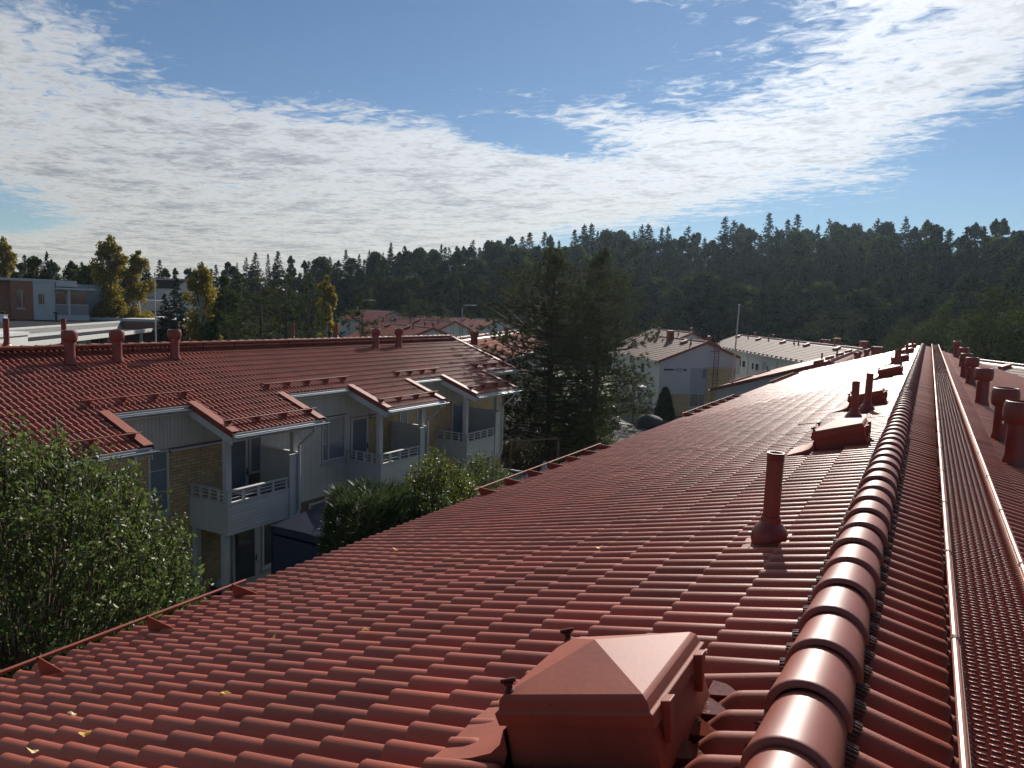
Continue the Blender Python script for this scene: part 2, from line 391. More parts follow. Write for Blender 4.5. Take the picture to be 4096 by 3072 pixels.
def snow_fence(name, side, ang, ridge, v, y0, y1, step, label, rails=2, grp='snow guards on the roofs', hgt=.15, mat='redmetal'):
    """pipes on triangular brackets, along the eaves; v = distance down the slope from the ridge"""
    U, V, N = slope_frame(side, ang)
    base = Vector((ridge[0], 0, ridge[1]))-Vector(V)*v; Vv, Nn = Vector(V), Vector(N)
    org = Vector((base.x, (y0+y1)/2, base.z))
    t = empty(name, org, 0, label, 'snow guard', grp)
    n = max(2, int(round((y1-y0)/step))+1)
    for i in range(n):
        y = y0+.12+(y1-y0-.24)*i/(n-1); p = base+Vector((0, y, 0)); w = Vector((0, .004, 0))
        a, b, c = p-Vv*.03-Nn*.04, p-Vv*.06+Nn*hgt, p+Vv*.34-Nn*.01
        d = p-Vv*.02+Nn*(hgt+.015)
        m = MB(org); m.hexa([a-w, c-w, d-w, b-w], [a+w, c+w, d+w, b+w]); m.build('bracket', mat, t)
    rs = [(p_, h_) for p_, h_ in (((-.035), hgt), (.05, hgt-.045))][:rails]
    for off, h_ in rs:
        m = MB(org); A = base+Vv*off+Nn*h_
        m.tube([A+Vector((0, y0-.05, 0)), A+Vector((0, (y0+y1)/2, 0)), A+Vector((0, y1+.05, 0))], .016, 8); m.build('rail', mat, t, smooth=True)
    return t
def copy_tree(o, parent=None):
    c = o.copy(); COL.objects.link(c)
    if parent is not None: c.parent = parent
    for ch in list(o.children): copy_tree(ch, c)
    return c

# ------------------------------------------------------------------ ground
def terrain(x, y):
    d = math.hypot(x, y); az = math.degrees(math.atan2(-x, y))
    w = 1.0 if az < 40 else max(.35, 1-(az-40)/28)
    if y < 0: w = .15
    t = min(1, max(0, (d-112)/110)); t = t*t*(3-2*t)
    return 13*w*t
def build_ground():
    rings = [0, 20, 40, 60, 80, 100, 115, 130, 145, 160, 175, 190, 210, 230, 260, 320, 450, 800, 1600, 4000]
    n = 72; V = [(0, 0, 0)]; F = []
    for r in rings[1:]:
        for k in range(n):
            t = 2*math.pi*k/n; x, y = r*math.cos(t), r*math.sin(t); V.append((x, y, terrain(x, y)))
    for k in range(n): F.append((0, 1+k, 1+(k+1) % n))
    for i in range(len(rings)-2):
        for k in range(n):
            k2 = (k+1) % n; a = 1+i*n; F.append((a+k, a+n+k, a+n+k2, a+k2))
    me = bpy.data.meshes.new('ground'); me.from_pydata(V, [], F); me.update()
    for p in me.polygons: p.use_smooth = True
    tag(link('ground', me, 'grass'), kind='structure')
build_ground()
def sheet(name, pts, z, mat):
    me = bpy.data.meshes.new(name); me.from_pydata([(x, y, z) for x, y in pts], [], [tuple(range(len(pts)))]); me.update()
    return tag(link(name, me, mat), kind='structure')
sheet('parking_court', [(-21.5, 46), (-15, 40), (-11, 46), (-12.5, 57), (-22.5, 58.5), (-22.5, 52)], .008, 'asphalt')
sheet('terrace', [(-17.3, 3), (-13, 3), (-13, 29), (-17.3, 29)], .012, 'paving')
sheet('painted_line', [(-22.0, 55.0), (-19.4, 54.7), (-19.4, 54.9), (-22.0, 55.2)], .014, 'paintline')

# ------------------------------------------------------------------ the house under the camera
AN = .302
NR = (-.245, 9.0-1.2577)
near = empty('row_house', (-.245, 22, 0), 0, 'long house in front with red tiled roof, its ridge running away from the viewer', 'house')
LO = near.location
m = MB(LO)
def roof_prism(m, xl, xr, ridge, ang, y0, y1, drop, xlo, xhi, zlo):
    tz = lambda x: ridge[1]-drop-abs(x-ridge[0])*math.tan(ang)
    b = [(xlo, y0, zlo), (xhi, y0, zlo), (xhi, y0, tz(xhi)), (ridge[0], y0, tz(ridge[0])), (xlo, y0, tz(xlo))]
    t = [(x, y1, z) for x, y, z in b]
    return m.hexa(b, t)
roof_prism(m, 0, 0, NR, AN, -3, 47.2, .20, -6.15, 5.75, 0).build('wall', 'plaster', near)
def roof_slab(m, ridge, ang, y0, y1, xl, xr, top, thick):
    t_ = lambda x: ridge[1]-abs(x-ridge[0])*math.tan(ang)
    b = [(xl, y0, t_(xl)-top-thick), (ridge[0], y0, t_(ridge[0])-top-thick), (xr, y0, t_(xr)-top-thick), (xr, y0, t_(xr)-top), (ridge[0], y0, t_(ridge[0])-top), (xl, y0, t_(xl)-top)]
    return m.hexa(b, [(x, y1, z) for x, y, z in b])
near_roof = roof_slab(MB(LO), NR, AN, -3.4, 47.5, -6.52, 6.03, .085, .09).build('roof', 'darkred', near)
def hatch_skip(y, v): return 1.9 < y < 2.82 and v < 1.0
lay_tiles(near, near_roof, -1, AN, NR, 2.8024-.3*20, 47.4, .4991, lambda y: 18, n_single=235, lod=1, lod0_dist=22, skip=hatch_skip)
lay_tiles(near, near_roof, 1, AN, NR, 2.76-.3*20, 47.4, .45, lambda y: 17, n_single=65, lod=1, lod0_dist=12)
ridge_row(near_roof, NR[0], NR[1]-.047, 2.06-.367*12, 47.3, LO)
# eaves gutter and fascia
m = MB(LO)
for x in (-6.56, 6.07): m.box(x-.02, x+.02, -3.4, 47.5, 5.42 if x < 0 else 5.5, 5.66 if x < 0 else 5.70)
m.build('fascia', 'white', near)
def gutter_mesh(m, x, z, y0, y1, r=.06, side=1, t=.004):
    n = 8; vs = []; fs = []
    for y in (y0, y1):
        for k in range(n+1):
            a = math.pi*k/n; vs.append((x+r*math.cos(a), y, z-r*math.sin(a)))
        for k in range(n+1):
            a = math.pi*k/n; vs.append((x+(r-t)*math.cos(a), y, z-(r-t)*math.sin(a)))
    N_ = 2*(n+1)
    for k in range(n):
        fs.append((k, k+1, N_+k+1, N_+k)); fs.append((n+1+k+1, n+1+k, N_+n+1+k, N_+n+1+k+1))
    fs.append((0, N_, N_+n+1, n+1)); fs.append((n, n+1+n, N_+n+1+n, N_+n))
    m.add(vs, fs)
    m.add([(x+r*math.cos(math.pi*k/n), y0, z-r*math.sin(math.pi*k/n)) for k in range(n+1)], [tuple(range(n+1))])
    m.add([(x+r*math.cos(math.pi*k/n), y1, z-r*math.sin(math.pi*k/n)) for k in range(n+1)], [tuple(range(n, -1, -1))])
    lip = r+.004
    m.tube([(x+lip*side, y0, z), (x+lip*side, y1, z)], .008, 6)
m = MB(LO); gutter_mesh(m, -6.66, 5.60, -3.4, 47.4, side=-1); m.build('gutter', 'darkred', near, smooth=True)
# ribbed closers of the ridge, one over each roll
def comb_mesh():
    vs, fs = [], []
    n = 9
    for k in range(n):
        a0 = rad(-72+k*16.5); a1 = a0+rad(9)
        for (ra, x0, x1) in ((.050, 0, .045),):
            q = []
            for a in (a0, a1):
                for r in (ra-.010, ra+.004):
                    for x in (x0, x1): q.append((x, r*math.sin(a), r*math.cos(a)-.050))
            i = len(vs); vs += q
            fs += [(i, i+1, i+3, i+2), (i+4, i+6, i+7, i+5), (i, i+4, i+5, i+1), (i+2, i+3, i+7, i+6), (i+1, i+5, i+7, i+3)]
    i = len(vs)
    for x in (0, .040):
        for k in range(9):
            a = rad(-75+k*18.75); vs.append((x, .044*math.sin(a), .044*math.cos(a)-.050))
    for k in range(8): fs.append((i+k, i+k+1, i+9+k+1, i+9+k))
    return mesh_np('ridge_closer', vs, fs)
cm = comb_mesh(); cm.materials.append(MATS['bristle'])
for side, ph in ((-1, 2.7274), (1, 2.835)):
    U, V, N = slope_frame(side, AN)
    for k in range(-6, 44):
        y = ph+.15*k; o = link('ridge_closer', cm, None, near_roof)
        p = Vector((NR[0], y, NR[1]))-Vector(V)*.128-Vector(N)*.0225
        X = -Vector(V); Z = Vector(N); Y = Z.cross(X)
        o.matrix_local = Matrix.Translation(p-LO) @ Matrix((X, Y, Z)).transposed().to_4x4() @ Matrix.Rotation(random.gauss(0, .04), 4, 'Z')

# ------------------------------------------------------------------ things on the near roof
def on_left(x, y, h=0):     # a point on the crest plane of the left slope
    U, V, N = slope_frame(-1, AN); p = Vector((x, y, NR[1]-(NR[0]-x)*math.tan(AN))); return p+Vector(N)*h
def on_right(x, y, h=0):
    U, V, N = slope_frame(1, AN); p = Vector((x, y, NR[1]-(x-NR[0])*math.tan(AN))); return p+Vector(N)*h
UL, VL, NL = [Vector(a) for a in slope_frame(-1, AN)]
RL = Matrix((VL, -UL, NL)).transposed().to_4x4()      # x = up the slope, y = +Y, z = normal
def make_hatch():
    t = empty('roof_hatch', (0, 0, 0)); w, d, hh = .275, .275, .175
    m = MB()      # upstand, slightly flared at the foot
    b = [(-w-.004, -d+.002, -.075), (w-.004, -d+.002, -.075), (w-.004, d-.002, -.075), (-w-.004, d-.002, -.075)]
    tp = [(-w+.006, -d+.006, hh-.02), (w-.012, -d+.006, hh-.02), (w-.012, d-.006, hh-.02), (-w+.006, d-.006, hh-.02)]
    m.hexa(b, tp); m.build('upstand', 'redmetal', t, smooth=True, bevel=.006)
    prof = [(0, .075), (-.02, .030), (-.06, .004), (-.14, -.010), (-.25, -.020), (-.33, -.024)]; m = MB(); vs = []; fs = []
    for k, (x, z) in enumerate(prof):
        e = .010+.010*k
        for jy in range(9): y = -d-e+2*(d+e)*min(1, max(0, (jy-1)/6)); vs.append((-w+x, y-(.006 if jy == 0 else -.006 if jy == 8 else 0), z-(.075 if jy in (0, 8) else 0)+(.006*math.cos(y*41.9) if k > 3 else 0)))
    for k in range(5):
        for jy in range(8): fs.append((k*9+jy, (k+1)*9+jy, (k+1)*9+jy+1, k*9+jy+1))
    m.add(vs, fs); m.build('apron', 'redmetal', t, smooth=True, angle=80)
    # lid: outer rim, step, low pyramid
    m = MB(); L = []
    def loop(a, c, z): return [(-a, -c, z), (a, -c, z), (a, c, z), (-a, c, z)]
    rows = [loop(w+.012, d+.012, hh-.085), loop(w+.016, d+.016, hh-.04), loop(w+.004, d+.004, hh-.032), loop(w-.002, d-.002, hh-.002), loop(w-.016, d-.016, hh+.012)]
    vs = sum(rows, []); fs = []
    for r in range(len(rows)-1):
        for k in range(4): k2 = (k+1) % 4; fs.append((r*4+k, r*4+k2, (r+1)*4+k2, (r+1)*4+k))
    n = len(vs); vs.append((-.01, .015, hh+.088)); o = (len(rows)-1)*4
    for k in range(4): fs.append((o+k, o+(k+1) % 4, n))
    fs.append((3, 2, 1, 0)); m.add(vs, fs); m.build('lid', 'redmetal', t, smooth=True, bevel=.003, angle=9)
    for y in (-.19, .17):    # hooks on the upper side
        m = MB(); q = [(w+.016, y-.026, hh-.03), (w+.05, y-.026, hh-.03), (w+.05, y+.026, hh-.03), (w+.016, y+.026, hh-.03)]
        lo_ = [(w-.01, y-.008, hh-.17), (w+.012, y-.008, hh-.17), (w+.012, y+.012, hh-.17), (w-.01, y+.012, hh-.17)]
        m.hexa(lo_, q); m.build('hook', 'redmetal', t, bevel=.004)
    for y in (-.235, .235):   # turning knobs on the lower side
        m = MB(); c = Vector((-w+.03, y, hh+.012))
        m.lathe([(.020, 0), (.022, .004), (.012, .012), (.012, .022), (.018, .026), (.018, .030), (.0, .031)], c, 12)
        m.tube([c+Vector((-.026, -.006, .036)), c+Vector((.026, .010, .038))], .0085, 7); m.build('knob', 'darkred', t, smooth=True)
    return t
hatch = make_hatch()
hl = ['red sheet-metal roof hatch with pyramid lid, nearest in the foreground', 'second roof hatch along the ridge, just beyond the ribbed vent pipe', 'roof hatch behind the two vent pipes that stand close together',
      'fourth roof hatch along the ridge, standing free on pale glare', 'fifth roof hatch along the ridge with a pipe right before it', 'second farthest roof hatch on the near roof', 'farthest roof hatch at the end of the near roof']
HXY = [(-.862, 2.31), (-.76, 9.1), (-.80, 13.75), (-.78, 21.5), (-.80, 29.1), (-.78, 36.8), (-.78, 44.0)]
for i, (x, y) in enumerate(HXY):
    o = hatch if i == 0 else copy_tree(hatch)
    o.matrix_world = Matrix.Translation(on_left(x, y, .025)) @ RL @ Matrix.Scale(1.0, 4)
    tag(o, hl[i], 'roof hatch', 'roof hatches along the ridge')
def flashing(cx, cy, full, label):
    """pressed metal sheet that takes up the rolls around the foot of a hatch"""
    y0, y1 = (1.90, 2.80) if full else (cy-.40, cy+.40)
    v0, v1 = .09, 1.25 if full else 1.16
    ny, nv = 73, 59; V = []; c = (NR[0]-cx)/math.cos(AN)
    for j in range(nv):
        v = v0+(v1-v0)*j/(nv-1)
        for i in range(ny):
            y = y0+(y1-y0)*i/(ny-1)
            ph = ((y-2.7274+.075) % .15)-.075
            dv = max(0, abs(v-c)-.275); dy = max(0, abs(y-cy)-.285)
            k = min(1, max(dv/(.13 if v < c else .22), dy/.03)); k = k*k*(3-2*k)
            wd = .060*(.35+.65*k)
            q = abs(ph)/wd; hgt = TA*k*(1-q**2.1 if q < 1 else 0)
            lift = .004 if v > c+.28 else -.014
            p = Vector((NR[0], y, NR[1]))-VL*v+NL*(hgt-TA+lift+.010*min(1, max(0, (v-c-.25)/.2)))
            V.append(p)
    F = [(j*ny+i, j*ny+i+1, (j+1)*ny+i+1, (j+1)*ny+i) for j in range(nv-1) for i in range(ny-1)]
    org = on_left(cx, cy)
    me = mesh_np('flashing', [tuple(p-org) for p in V], [tuple(reversed(f)) for f in F], smooth=True)
    return me, org
me, org = flashing(-.88, 2.31, True, '')
fl = link('flashing', me, 'redmetal', hatch); fl.matrix_parent_inverse = hatch.matrix_world.inverted(); fl.location = org
for k, (x, y) in enumerate(HXY[1:]):
    pass
# rain water left in the pans above the hatch
for k, lab in zip(range(4), ('nearest puddle of rain water between the rolls above the big hatch', 'second puddle above the big hatch, with a glint of sun', 'third puddle above the big hatch', 'farthest puddle above the big hatch, by its far hook')):
    yc = 2.7274+.15*(-4+k)+.075-.15*0
    m = MB(on_left(-.52, yc)); U0 = Vector((0, 1, 0))
    def P(v, y, h=-.0605): return Vector((NR[0], y, NR[1]))-VL*v+NL*h
    pts = [P(.405, yc-.052), P(.405, yc+.060), P(.37, yc+.050), P(.33, yc+.020), P(.29, yc-.018), P(.27, yc-.034), P(.30, yc-.040)]
    lev = P(.285, yc).z+.003; pts = [Vector((p.x, p.y, lev+(p.y-yc)*.10+(p.x+.6)*.16-.004)) for p in pts]; low = [p-Vector((0, 0, .04)) for p in pts]
    m.hexa(low, pts); o = m.build('water_puddle', 'puddle'); o.location = on_left(-.52, yc)
    tag(o, lab, 'puddle', 'puddles above the hatch')
def make_pipe():
    t = empty('vent_pipe', (0, 0, 0))
    m = MB()
    m.lathe([(.055, 0.0), (.112, .0), (.119, .03), (.117, .06), (.105, .095), (.085, .125), (.066, .142), (.063, .150), (.063, .178), (.058, .183)], (0, 0, -.045), 28); m.build('base', 'redplastic', t, smooth=True)
    pr = [(.052, .11)]
    z = .13
    while z < .50:
        pr += [(.0525, z), (.0535, z+.004), (.0525, z+.008)]; z += .016
    for k in range(4): pr += [(.0525, .505+k*.012), (.0555, .508+k*.012), (.0555, .513+k*.012), (.0525, .515+k*.012)]
    pr += [(.054, .56), (.046, .56), (.045, .12)]
    m = MB(); m.lathe(pr, (0, 0, 0), 28); m.build('pipe', 'redplastic', t, smooth=True)
    m = MB(); q = [(-.16, -.13), (.13, -.13), (.13, .15), (-.16, .15)]
    th = math.tan(AN)
    m.hexa([(x, y, x*th-.055) for x, y in q], [(x, y, x*th-.022) for x, y in q]); m.build('flashing', 'redmetal', t, smooth=True, bevel=.006)
    m = MB(); m.tube([(-.112, -.05, .02), (-.125, -.055, .02)], .007, 6); m.build('screw', 'galv', t)
    return t
pipe = make_pipe()
pl = ['ribbed red plastic vent pipe on a round foot, nearest on the left slope', 'nearer vent pipe of the close pair in front of the third hatch', 'farther vent pipe of the close pair in front of the third hatch',
      'vent pipe standing just past the fourth hatch', 'vent pipe next to the one past the fourth hatch, a little farther', 'vent pipe between the fifth and sixth hatch', 'farthest vent pipe on the near roof']
for i, (x, y, s) in enumerate([(-.80, 4.85, 1), (-.875, 11.8, .98), (-.76, 12.65, 1.05), (-.80, 25.0, 1), (-.78, 26.6, 1.05), (-.78, 35.4, 1.1), (-.70, 43.0, 1.15)]):
    o = pipe if i == 0 else copy_tree(pipe); o.location = on_left(x, y); o.rotation_euler = (random.gauss(0, .01), random.gauss(0, .012)-.01, random.random()*.2); o.scale = (1, 1, s)
    tag(o, pl[i], 'vent pipe', 'vent pipes on the left slope')
def make_exhaust():
    t = empty('exhaust_vent', (0, 0, 0))
    m = MB(); m.lathe([(.0, -.06), (.150, -.06), (.150, -.03), (.128, .05), (.119, .10), (.117, .50)], (0, 0, 0), 24); m.build('duct', 'redplastic', t, smooth=True)
    m = MB(); m.lathe([(.117, .47), (.122, .475), (.150, .485), (.170, .52), (.178, .58), (.178, .66), (.172, .71), (.158, .742), (.150, .745), (.146, .742), (.150, .70), (.10, .62), (0, .60)], (0, 0, 0), 28); m.build('hood', 'redplastic', t, smooth=True)
    m = MB(); m.tube([(.14, .06, .47), (.17, .07, .42), (.16, .07, .38), (.12, .05, .40)], .006, 6); m.build('cable', 'black', t, smooth=True)
    m = MB(); m.tube([(-.165, -.06, .46), (-.165, -.06, .49)], .012, 8); m.build('clip', 'galv', t)
    return t
exh = make_exhaust()
el = ['big red exhaust vent nearest at the right edge of the picture', 'second exhaust vent right of the walkway, half behind the nearest one', 'third exhaust vent right of the walkway, with a looped cable', 'fourth exhaust vent right of the walkway, in front of another',
      'fifth exhaust vent right of the walkway, half hidden by the fourth', 'sixth exhaust vent right of the walkway', 'farthest exhaust vent right of the walkway']
for i, (x, y, s) in enumerate([(1.02, 10.5, 1.0), (1.03, 12.6, 1.0), (1.08, 18.2, 1.0), (1.12, 24, 1.0), (1.06, 26.5, 1.0), (1.24, 33.6, 1.05), (1.30, 44.0, 1.1)]):
    o = exh if i == 0 else copy_tree(exh); o.location = on_right(x, y); o.rotation_euler = (random.gauss(0, .008), random.gauss(0, .01), i*.3); o.scale = (s, s, s)
    tag(o, el[i], 'exhaust vent', 'exhaust vents right of the walkway')
# roof walkway
def walkway(x0, x1, z, y0, y1, label, row=.034, rail_m='steelrail', cols=7, near=True):
    t = empty('roof_walkway', ((x0+x1)/2, y0, z), 0, label, 'roof walkway', 'roof walkways'); o = t.location
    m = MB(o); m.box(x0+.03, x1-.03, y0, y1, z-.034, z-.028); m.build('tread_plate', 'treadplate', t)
    ys_ = []; yy = 0.
    while yy < y1-y0: ys_.append(yy); yy += row if yy < 22 else row*2
    w = (x1-x0-.075)/cols
    bx, bf = [], []
    base = np.array([(0, 0, 0), (1, 0, 0), (1, 1, 0), (0, 1, 0), (0, 0, 1), (1, 0, 1), (1, 1, 1), (0, 1, 1)], float)
    fc = np.array([(4, 5, 6, 7), (0, 1, 5, 4), (1, 2, 6, 5), (2, 3, 7, 6), (3, 0, 4, 7)])
    k = 0
    for i, yy in enumerate(ys_):
        for c in range(cols):
            ox = .2*w if i % 2 else 0
            p = base*np.array([w*.66, .0062, .0035])+np.array([x0+.036+c*w+ox*.6, y0+yy, z-.028])-np.array(o); bx.append(p); bf.append(fc+k*8); k += 1
    g = link('grating', mesh_np('grating', np.concatenate(bx), np.concatenate(bf)), 'tread_lit' if near else 'darkred', t); tag(g, kind='stuff')
    for x, s in ((x0, 1), (x1, -1)):
        m = MB(o); m.tube([(x, y0, z), (x, y1, z)], .013, 10); m.build('side_rail', rail_m, t, smooth=True)
        m = MB(o); m.box(x+s*.012, x+s*.016, y0, y1, z-.045, z-.004); m.build('flange', rail_m, t)
        # teeth that fold in from the flange
        vs, fs = [], []; q = 0; ny = int((min(y1, y0+24)-y0)/row)
        for i in range(ny):
            y = y0+i*row; a = np.array([(x+s*.016, y, z-.028), (x+s*.016, y+row*.8, z-.028), (x+s*.036, y+row*.4, z-.022), (x+s*.016, y+row*.4, z-.010)])-np.array(o)
            vs.append(a); fs += [(q, q+1, q+2), (q+1, q+3, q+2), (q+3, q, q+2)]; q += 4
        e = link('teeth', mesh_np('teeth', np.concatenate(vs), np.array(fs)), rail_m, t); tag(e, kind='stuff')
    y = y0+1.0
    while y < y1:
        m = MB(o); m.tube([(x0, y, z-.02), (x0, y, z-.16)], .012, 6); m.tube([(x1, y, z-.02), (x1, y, z-.27)], .012, 6); m.box(x0+.01, x1-.01, y-.012, y+.012, z-.050, z-.036); m.build('support', 'darkred', t)
        m = MB(o); m.tube([(x0, y+.03, z), (x0, y+.06, z)], .016, 8); m.tube([(x1, y+.03, z), (x1, y+.06, z)], .016, 8); m.build('sleeve', 'darkred', t)
        y += 1.2
    return t
walkway(.178, .497, 9-1.20, -1.5, 47.0, 'red metal roof walkway with slotted treads and shiny side rails, right of the near ridge')
for i, (y0, y1, x, st, lab) in enumerate([(1.9, 5.0, -6.04, .9, 'snow guard pipe on triangular brackets at the near eaves, lower left'), (10.2, 15.6, -6.45, .96, 'snow guard with six brackets at the eaves in front of the pines'),
                                         (22.2, 29.0, -6.45, 1.05, 'snow guard with seven brackets at the eaves below the white gabled house'), (36.4, 43.6, -6.45, 1.05, 'farthest snow guard at the eaves of the near roof')]):
    snow_fence('snow_guard', -1, AN, NR, (NR[0]-x)/math.cos(AN), y0, y1, st, lab, rails=1, hgt=.105)

# fallen leaves on the near roof
def leaf_mesh(k):
    r = random.Random(k); n = 9; vs = [(0, 0, .004)]
    for i in range(n):
        t = 2*math.pi*i/n; q = (.022+.006*r.random())*(1.25 if i == 0 else 1)
        vs.append((q*math.cos(t)*1.2, q*math.sin(t)*.85, .010*math.cos(2*t)+.006*r.random()))
    fs = [(0, 1+i, 1+(i+1) % n) for i in range(n)]
    me = bpy.data.meshes.new('fallen_leaf'); me.from_pydata(vs, [], fs); me.update(); return me
lv = [(-4.95, 6.13, 'bright yellow fallen leaf on the tiles below the second house bay', 0), (-3.02, 3.45, 'pale yellow fallen leaf on a roll in the lower middle', 1), (-3.30, 2.58, 'narrow yellow leaf in a pan at lower left centre', 0),
      (-3.85, 2.10, 'bent yellow leaf near the bottom edge', 0), (-4.67, 1.83, 'orange leaf stuck on a roll near the lower left corner', 0), (-4.0, 1.90, 'greenish leaf in a pan near the lower left', 1), (-2.15, 5.2, 'small yellow leaf right of the middle of the slope', 0),
      (-4.35, 2.3, 'pale dry leaf low on the left tiles', 1), (-3.95, 3.5, 'pale sliver of leaf higher on the left tiles', 1)]
for i, (x, y, lab, pale) in enumerate(lv):
    o = link('fallen_leaf', leaf_mesh(i), 'leaf_pale' if pale else 'leaf_fallen'); o.location = on_left(x, y, .012 if i in (0, 1, 4) else -.02); o.rotation_euler = (random.gauss(0, .3), random.gauss(-.3, .25), random.random()*6); tag(o, lab, 'leaf', 'fallen leaves on the near roof')

# ------------------------------------------------------------------ the row house across the yard
AL = rad(19.6); LR = (-20.8, 9-1.45)
lh = empty('row_house', (-18.5, 17, 0), 0, 'row house across the yard with red tiled roof, white boards, pale brick and balconies', 'house')
LL = lh.location
Y0, Y1 = 3.4, 29.9; XW = -17.35
BAYS = [(6.83, 10.07), (12.30, 15.54), (18.44, 21.72), (23.85, 27.16)]
def in_bay(y): return any(a-.02 < y < b+.02 for a, b in BAYS)
zc = lambda x: LR[1]-abs(x-LR[0])*math.tan(AL)            # crest plane
roof_prism(MB(LL), 0, 0, LR, AL, Y0, Y1-.45, .24, -24.6, XW-.012, 0).build('wall', 'mortar', lh)
lroof = roof_slab(MB(LL), LR, AL, Y0-.1, Y1, -25.0, -16.98, .080, .10).build('roof', 'white', lh)
m = MB(LL)
for a, b in BAYS:
    q = [(-17.2, a, zc(-17.2)-.19), (-15.36, a, zc(-15.36)-.19), (-15.36, a, zc(-15.36)-.080), (-17.2, a, zc(-17.2)-.080)]
    m.hexa([(x, y+.003, z) for x, y, z in q], [(x, b-.003, z) for x, y, z in q])
m.build('porch_roof', 'white', lh)
VO = .40
def rows_l(y): return 16 if in_bay(y) else 11
v_bay = (LR[0]+15.30)/-math.cos(AL); v_rec = (17.0+LR[0])/-math.cos(AL)
VO = v_bay-.3593*15+.3593     # nose of the last course sits on the outer eaves
VO = (20.8-15.34)/math.cos(AL)-15*TG
lay_tiles(lh, lroof, 1, AL, LR, Y0, Y1, VO, rows_l, mat='tile', n_single=300, lod=1, lod0_dist=22)
U, V, N = slope_frame(-1, AL)
lay_tiles(lh, lroof, -1, AL, LR, Y0, Y1, .45, lambda y: 11, mat='tile_far', lod=2)
ridge_row(lroof, LR[0], LR[1]-.05, Y0, Y1, LL, seg=12)
# verge flashing on the sides of the porches and at the gable
def verge(y, s, x0, x1):
    """s = +1: the porch lies towards -y of this edge"""
    m = MB(LL); w = .21
    ya, yb = (y-w, y+.03) if s > 0 else (y-.03, y+w)
    tp = lambda x: zc(x)+.035
    m.hexa([(x0, ya, tp(x0)-.02), (x1, ya, tp(x1)-.02), (x1, yb, tp(x1)-.02), (x0, yb, tp(x0)-.02)], [(x0, ya, tp(x0)), (x1, ya, tp(x1)), (x1, yb, tp(x1)), (x0, yb, tp(x0))])
    yo = y+.03*s
    m.hexa([(x0, yo-.006, tp(x0)-.17), (x1, yo-.006, tp(x1)-.17), (x1, yo+.006, tp(x1)-.17), (x0, yo+.006, tp(x0)-.17)], [(x0, yo-.006, tp(x0)-.003), (x1, yo-.006, tp(x1)-.003), (x1, yo+.006, tp(x1)-.003), (x0, yo+.006, tp(x0)-.003)])
    m.build('verge_flashing', 'redmetal', lh)
    m = MB(LL); yo = y+.012*s
    m.hexa([(x0, yo-.014, tp(x0)-.38), (x1-.02, yo-.014, tp(x1)-.36), (x1-.02, yo+.010, tp(x1)-.36), (x0, yo+.010, tp(x0)-.38)], [(x0, yo-.014, tp(x0)-.16), (x1-.02, yo-.014, tp(x1)-.16), (x1-.02, yo+.010, tp(x1)-.16), (x0, yo+.010, tp(x0)-.16)])
    m.build('barge_board', 'whitewood', lh)
for a, b in BAYS: verge(a, -1, -17.05, -15.30); verge(b, 1, -17.05, -15.30)
verge(Y1, 1, -20.7, -16.95)
# gutters, fascia, downpipes
def gutters(a, b, x):
    z = zc(x)-.13
    m = MB(LL); m.box(x-.035, x-.012, a, b, z-.11, z+.10); m.build('fascia', 'whitewood', lh)
    m = MB(LL); m.hexa([(x-.06, a, z+.075), (x+.035, a, z+.03), (x+.035, b, z+.03), (x-.06, b, z+.075)], [(x-.06, a, z+.082), (x+.035, a, z+.037), (x+.035, b, z+.037), (x-.06, b, z+.082)]); m.build('eaves_flashing', 'galvdark', lh)
    m = MB(LL); gutter_mesh(m, x+.055, z+.01, a, b+.10, .065); m.build('gutter', 'galv', lh, smooth=True)
for a, b in BAYS: gutters(a, b, -15.30)
for a, b in [(Y0, 6.78), (10.12, 12.25), (15.59, 18.39), (21.77, 23.80), (27.21, Y1)]: gutters(a, b, -16.96)
for k, b in enumerate((9.6, 15.08, 21.32, 26.72)):
    z = zc(-15.30)-.16; x = -15.24; m = MB(LL)
    zb = 9-6.32
    pts = [(x, b, z), (x, b, z-.12), (x-.06, b-.04, z-.22), (x-.36, b-.16, z-.52), (x-.42, b-.18, z-.62), (x-.42, b-.18, zb+.25), (x-.43, b-.22, zb+.12), (x-.5, b-.62, zb-.22), (x-.52, b-.68, zb-.34), (x-.52, b-.68, .25)]
    m.tube(pts, .045, 10); o = m.build('downpipe', 'galv' if k != 9 else 'white', lh, smooth=True, angle=80); o.data.materials[0] = MATS['white']
    m = MB(LL)
    for zz in (z-.75, z-2.2): m.tube([(x-.42, b-.18, zz), (x-.42, b-.18, zz-.03)], .052, 10)
    m.build('pipe_clamp', 'galv', lh)
# vertical boards: each board a piece
def board_mesh(w, d):
    m = MB(); m.box(0, d, 0, w, 0, 1); me = bpy.data.meshes.new('board'); me.from_pydata(m.v, [], m.f); me.update(); me.materials.append(MATS['whitewood']); return me
BV = board_mesh(.100, .020)
def boards_v(y0, y1, ztop, zbot, xw=XW, parent=None):
    n = int(round((y1-y0)/.106))
    for i in range(n):
        y = y0+i*(y1-y0)/n; z1 = ztop(y) if callable(ztop) else ztop
        o = link('board', BV, None, parent or lh); o.location = Vector((xw, y, zbot))-LL; o.scale = (1, (y1-y0)/n/.106, z1-zbot)
soff = zc(XW)-.19
ZB = 9-4.0
wbase = MB(LL)
for a, b, zb in [(9.9, 13.55, ZB), (15.0, 18.62, 9-6.52), (18.62, 19.82, 9-3.98), (19.82, 23.5, ZB), (23.5, 27.4, ZB)]:
    wbase.box(XW-.012, XW-.002, a, b, zb, soff)
wbase.build('board_backing', 'mortar', lh)
boards_v(9.9, 13.55, soff, ZB); boards_v(15.0, 17.46, soff, 9-6.52); boards_v(18.64, 18.86, soff, 9-6.52)
